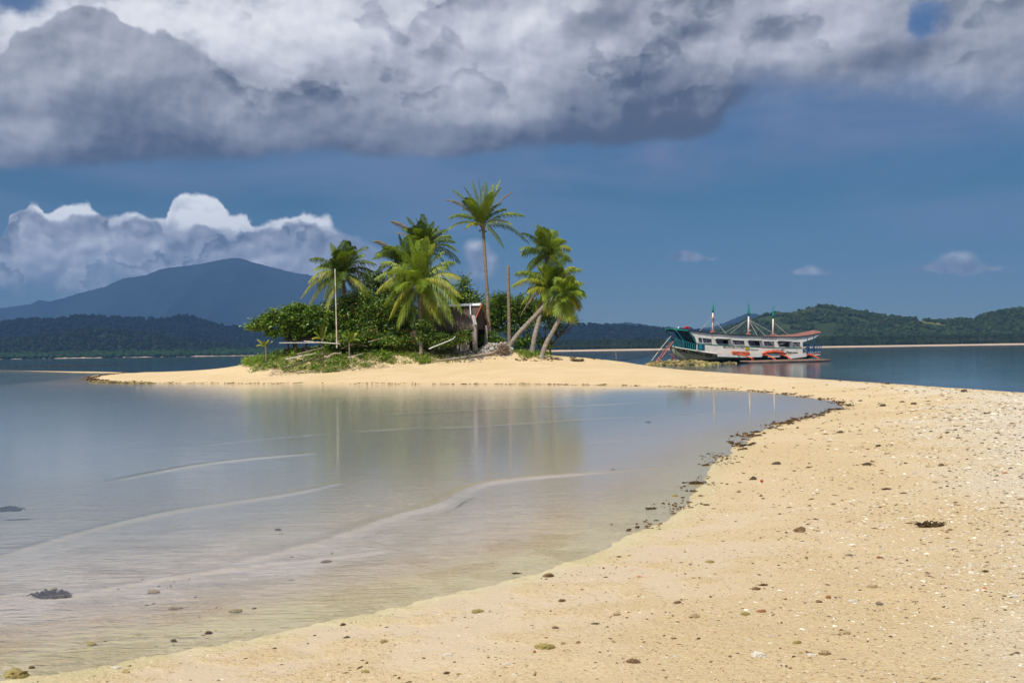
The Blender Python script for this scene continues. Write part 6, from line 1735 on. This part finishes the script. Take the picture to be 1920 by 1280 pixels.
ITEMS = [
 (1499, 996, 20, CB, 'c', 'brown finger-long coral block in the middle of the dry sand'), (1592, 1042, 11, CG, 'c', 'grey coral knob between the brown block and the orange stone'),
 (1649, 1047, 12, CO, 'c', 'orange and dark stone on the open sand below the large weed clump'), (1848, 1073, 10, ST_, 's', 'small black stone near the right edge of the sand'),
 (1332, 1056, 13, CY, 'c', 'small yellowish coral knob by itself on smooth sand'), (1418, 1104, 13, CB, 'c', 'brown upright coral bit above the tan boulder line'),
 (1636, 1102, 17, CT, 'c', 'tan cube-shaped coral block with a dark shaded side'), (1650, 1134, 12, CG, 's', 'round grey-green stone just below the tan cube block'),
 (1553, 1121, 9, CO, 's', 'small round brown stone left of the tan cube block'), (1537, 1130, 9, CB, 's', 'small brown stone paired with another, left of white shards'),
 (1429, 1149, 15, CO, 'c', 'orange-brown coral piece with a chip of white beside it'), (1303, 1156, 21, CT, 'c', 'knobbly pale yellow coral lump on the wet sand edge'),
 (1494, 1208, 15, CY, 'c', 'smooth greenish coral pebble on the lower sand'), (1547, 1228, 19, CT, 's', 'oval tan stone on the lower sand'),
 (1422, 1232, 22, CW, 'c', 'white coral lump with ragged top on the lower sand'), (1523, 1231, 13, CW, 'x', 'white broken shell beside the oval tan stone'),
 (1585, 1189, 17, CT, 'c', 'long thin coral piece lying flat with a dark underside'), (1788, 1018, 10, CW, 'x', 'bright white shell below the big dark weed clump'),
 (1902, 1120, 17, CW, 'x', 'white and grey shell fragments at the right edge of the sand'), (1598, 1128, 16, CW, 'x', 'forked white coral twigs between tan cube and small brown stones'),
 (1270, 1131, 12, CB, 'c', 'brown coral scrap on the greyish smooth sand'), (1030, 1081, 17, CB, 'c', 'dark coral lump just above the yellow algae film'),
 (1053, 1127, 13, CB, 'c', 'round dark brown coral knob on smooth beige sand'), (894, 1149, 18, CY, 'c', 'mustard yellow coral chunk near the yellow water edge'),
 (1024, 1218, 30, CY, 'c', 'largest olive coral chunk with an upright horn, bottom centre'), (1187, 1241, 20, CB, 'c', 'dark brown coral lump near the bottom, right of the olive horned chunk'),
 (1042, 1178, 12, CB, 'c', 'small dark coral piece above the olive horned chunk'), (720, 1204, 14, CY, 'c', 'greenish brown coral bit at the sand edge, lower middle'),
 (686, 1263, 12, CY, 'c', 'small olive pyramid-shaped coral at the very bottom'), (837, 1262, 10, ST_, 's', 'little dark stone at the very bottom, left of the two-tone pair'),
 (860, 1263, 9, CY, 'c', 'tiny olive coral standing upright beside a dark stone'), (643, 1172, 10, ST_, 's', 'small dark stone at the water edge, lower left of centre'),
 (840, 1233, 14, CW, 'x', 'pale branching coral shard on the lower sand'), (951, 1246, 12, CW, 'x', 'small white shell left of the olive horned chunk'),
 (1155, 1153, 13, CT, 'c', 'tan coral ridge on smooth sand, middle of the foreground'), (962, 1265, 9, CW, 'x', 'white pebble at the very bottom centre'),
 (30, 1268, 38, CY, 'c', 'big olive-brown coral clump at the bottom left corner'), (217, 1252, 17, CW, 'x', 'flat white shell in the yellow film near the bottom left'),
 (102, 1091, 9, CT, 's', 'small tan coral tip poking out of the shallow water'), (287, 1097, 22, CT, 'c', 'low tan coral patch in the shallows at a swell line'),
 (545, 1078, 9, CT, 'c', 'thin upright coral stick in the shallow water'), (327, 1132, 20, CT, 'c', 'reddish tan coral bits breaking the shallow water'),
 (391, 1188, 14, ST_, 's', 'dark stone in the yellow film, lower left'), (326, 1202, 11, ST_, 's', 'smaller dark stone below the other in the yellow film'),
 (172, 1205, 18, CY, 'c', 'mossy yellow coral bit in the shallows, lower left'), (442, 1140, 22, CY, 'c', 'yellow coral rubble in the shallow water, lower left of centre'),
 (1313, 930, 8, CB, 'c', 'small brown coral piece on the algae film edge'), (1457, 871, 14, ST_, 's', 'dark oval stone on the pale sand above the plastic bottle'),
 (1413, 899, 13, ST_, 's', 'black stone touching the clear plastic bottle'), (1625, 872, 13, ST_, 's', 'dark flat stone in the pale shard field'),
 (1647, 837, 10, ST_, 's', 'small dark stone above the flat one in the pale shard field'), (1764, 874, 11, CB, 's', 'brown stone in the far part of the pale shard field'),
 (1808, 735, 11, ST_, 's', 'black stone on the sand crest near the blue water'), (1664, 720, 8, ST_, 's', 'tiny dark stone on the sand crest'),
 (1655, 762, 10, ST_, 's', 'dark stone right of the lagoon tip'), (1713, 758, 9, ST_, 's', 'second dark stone right of the lagoon tip, farther from it'),
 (1576, 812, 10, ST_, 's', 'dark stone below the lagoon tip on open sand'), (1265, 931, 10, CY, 'c', 'yellow-brown coral ball at the edge of the calm water'),
 (1542, 776, 9, ST_, 's', 'black stone in the water edge left of the lagoon tip'), (1329, 850, 8, ST_, 's', 'tiny dark stone alone in the calm water'),
 (1396, 1153, 14, CY, 'c', 'mossy flat coral bit left of the orange-brown piece'), (1462, 964, 6, CB, 's', 'tiny brown stone above the brown coral block'),
 (1216, 787, 9, CO, 'c', 'small orange coral tip breaking the calm lagoon surface'), (1149, 876, 9, CO, 'c', 'orange coral tip on the long pale swell line'),
 (610, 1043, 17, CB, 'c', 'brown coral clump in the shallow water near the long swell'), (521, 983, 9, ST_, 's', 'small dark stone awash in the lagoon')]
for k, (px, py, w, mat, kind, lb) in enumerate(ITEMS):
    nm, cat, gr = {'c': ('coral_fragment', 'coral', GC), 's': ('stone', 'stone', GS), 'x': ('shell', 'shell', GX)}[kind]
    put_lump(nm, px, py, w, mat, lb, cat, gr, 300 + k, flat=.34 if kind == 'x' else (.62 if kind == 's' else .52), long=1.0 if w < 24 else 1.15, water=(gz(P(px, py).x, P(px, py).y) < -.01))
WEEDS = [(1746, 987, 54, 'large tangled dark weed clump on the pale sand'), (1662, 918, 20, 'brown weed tuft in the pale shard field'), (1694, 925, 13, 'small weed tuft right beside the brown one'),
 (1749, 718, 15, 'flat black weed on the sand crest against the sea'), (1850, 776, 14, 'black weed scrap near the far right sand'), (1417, 811, 22, 'wide dark weed bank at the inner water edge'),
 (1368, 827, 13, 'round dark weed clump standing in the water edge'), (1465, 806, 12, 'dark weed knot on the sand rim of the lagoon'), (1594, 761, 16, 'black weed heap at the very tip of the lagoon'),
 (1578, 755, 16, 'flat black weed just above the lagoon tip'), (1323, 873, 17, 'flat weed strip in the calm water edge'), (1306, 908, 32, 'long weed clump crossing the water edge'),
 (1300, 922, 18, 'short weed clump below the long one at the water edge'), (1220, 953, 26, 'brown weed clump standing out in the calm water'), (1325, 948, 17, 'dark weed clump on the sand near the algae film'),
 (1263, 964, 12, 'small weed clump at the corner of the yellow film'), (1231, 976, 12, 'small weed clump where water meets yellow film'), (95, 1105, 66, 'long dark weed mat in the shallow water, lower left'),
 (18, 948, 46, 'dark weed mat at the left edge of the lagoon'), (1432, 1098, 20, 'thin brown weed line on the beige sand'), (969, 1077, 18, 'dark weed scrap on the yellow film'), (1116, 1170, 16, 'thin weed wisp on the lower sand'),
 (1043, 673, 14, 'dark weed heap on the sand beyond the root ball'), (1083, 678, 30, 'tangled brown branches and weed on the far sand'), (1181, 677.5, 16, 'weed clump where the bow rope meets the sand')]
for k, (px, py, w, lb) in enumerate(WEEDS):
    water = gz(P(px, py).x, P(px, py).y) < -.01 and py > 700
    put_weed(px, py, w, lb, GW, 500 + k, water, n=60 if w > 30 else 30)
# clear plastic bottle lying by the black stone
g = G(1413, 908); mb = MB(); bt = []
prof = [(-.10, .0), (-.10, .030), (-.09, .034), (-.03, .034), (-.02, .031), (-.01, .034), (.05, .034), (.08, .018), (.10, .013), (.115, .013), (.115, 0)]
mb.tube([(x, 0, .034) for x, r in prof], [max(r, .001) for x, r in prof], 12)
mt, N, o = new_mat('clear_plastic'); bs = N.n('ShaderNodeBsdfPrincipled'); bs.inputs['Base Color'].default_value = (.8, .85, .88, 1); bs.inputs['Roughness'].default_value = .12; bs.inputs['Alpha'].default_value = .55; N.link(bs.outputs[0], o.inputs[0])
bot = empty('plastic_bottle', g, .4); tag(bot, 'clear plastic bottle with a red cap lying beside a black stone', 'bottle'); bot.scale = (1.15, 1.15, 1.15)
mb.build('bottle_body', mt, bot, smooth=True)
mb = MB(); mb.tube([(.112, 0, .034), (.135, 0, .034)], .016, 10); mb.build('cap', surf('red_plastic', (.40, .04, .05), rough=.4, bump=0), bot)
# a blue scrap of cloth in the vines
g = G(702, 664); mb = MB(); v, f = sphere_lump((.16, .12, .09), 77, 2); mb.add([Vector(p) + g + Vector((0, -.1, .12)) for p in v], [tuple(t) for t in f])
tag(mb.build('cloth', surf('blue_cloth', (.03, .08, .35), rough=.9, bump=0)), 'crumpled blue cloth caught in the vines', 'cloth')
# coral gravel: countless small bleached shards, denser on the higher sand
def gravel(name, label, n, rmin, rmax, smin, smax, seed, tint, keep, flat=.35, mat=None, rp=1.0, long=1.6):
    rg = np.random.default_rng(seed)
    r = rmin * (rmax / rmin) ** (rg.random(n) ** rp); th_ = rg.uniform(-.62, .62, n)
    x = r * np.sin(th_); y = r * np.cos(th_)
    s_ = sdist(x, y); ok = (s_ > .05) & keep(x, y, s_, rg.random(n))
    x, y, r = x[ok], y[ok], r[ok]; m_ = len(x)
    s = (smin + (smax - smin) * rg.random(m_) ** 3) * np.clip(r / 9, .75, 3.2)
    S = np.stack([s * rg.uniform(.8, long, m_), s * rg.uniform(.5, 1, m_), s * rg.uniform(.7, 1.4, m_) * flat], 1)
    idx = rg.choice(len(tint), m_, p=np.array([t[1] for t in tint]) / sum(t[1] for t in tint))
    c = np.array([t[0] for t in tint])[idx] * (0.8 + .4 * rg.random((m_, 1)))
    lumps(name, np.stack([x, y, height(x, y) + s * flat * .3], 1), S, c, mat, jit=.5, label=label, smooth=False, octa=True)
M_GRAV = veg_mat('coral_gravel', (1, 1, 1), (.8, .8, .8), (.6, .6, .6), 30, .3, 0)
white_k = lambda x, y, s, q: q < (.10 + .90 * sstep(s + 2.2 * fbm(x * .5, y * .5, 3), 1.6, 4.5) * sstep(x, 0, 4)) * (.35 + .65 * sstep(fbm(x * 1.3, y * 1.3, 4), -.25, .15))
gravel('coral_shards', 'bleached coral shards scattered over the near sand', 150000, 3.8, 42, .004, .017, 201, [((.72, .66, .54), 6), ((.60, .48, .32), 3), ((.30, .23, .15), 3), ((.78, .74, .66), 1.5), ((.15, .11, .08), 1.5)], white_k, mat=M_GRAV)
right_k = lambda x, y, s, q: q < sstep(s + 1.6 * fbm(x * .6, y * .6, 3), 1.2, 3.5) * sstep(x, 1.0, 3.5)
gravel('coral_pieces', 'coarser bleached coral pieces on the crest of the spit', 34000, 6.5, 45, .007, .024, 204, [((.76, .70, .58), 6), ((.66, .54, .37), 3), ((.34, .26, .17), 2), ((.16, .12, .08), 1)], right_k, mat=M_GRAV)
any_k = lambda x, y, s, q: (q < .25 + .75 * sstep(fbm(x * 1.6 + 3, y * 1.6, 4), -.1, .25)) & (s > .25)
gravel('sand_grit', 'golden coral grit on the near sand', 70000, 3.6, 20, .004, .011, 202, [((.66, .52, .31), 5), ((.74, .62, .43), 3), ((.38, .27, .15), 3.4), ((.22, .15, .08), 2.4)], any_k, mat=M_GRAV)
dark_k = lambda x, y, s, q: (s > .3)
gravel('sand_litter', 'small dark weed and stone bits over the sand', 4500, 4.0, 60, .005, .026, 203, [((.12, .08, .05), 4), ((.22, .14, .07), 3), ((.30, .22, .10), 2), ((.45, .20, .08), .5)], dark_k, mat=M_GRAV)

# crumbs of coral and weed gathered round the larger pieces
rg = np.random.default_rng(99); Cx = []; Sx = []; Kx = []
for (px, py, w, mat, kind, lb) in ITEMS:
    g = G(px, py); d = (g - EYE).length; s0 = w / F * d
    for q in range(rg.integers(5, 14)):
        a = rg.uniform(0, 6.28); r = s0 * (0.5 + abs(rg.normal(0, 1.6))); x, y = g.x + math.cos(a) * r * 1.6, g.y + math.sin(a) * r
        s = s0 * rg.uniform(.04, .15); Cx.append((x, y, gz(x, y) + s * .25)); Sx.append((s * rg.uniform(1, 2), s * rg.uniform(.6, 1), s * .6))
        Kx.append([(.26, .17, .09), (.42, .33, .16), (.60, .52, .38), (.14, .10, .06)][rg.integers(0, 4)])
lumps('coral_crumbs', np.array(Cx), np.array(Sx), np.array(Kx), M_GRAV, jit=.45, label='crumbs of coral and weed round the larger pieces', smooth=False)
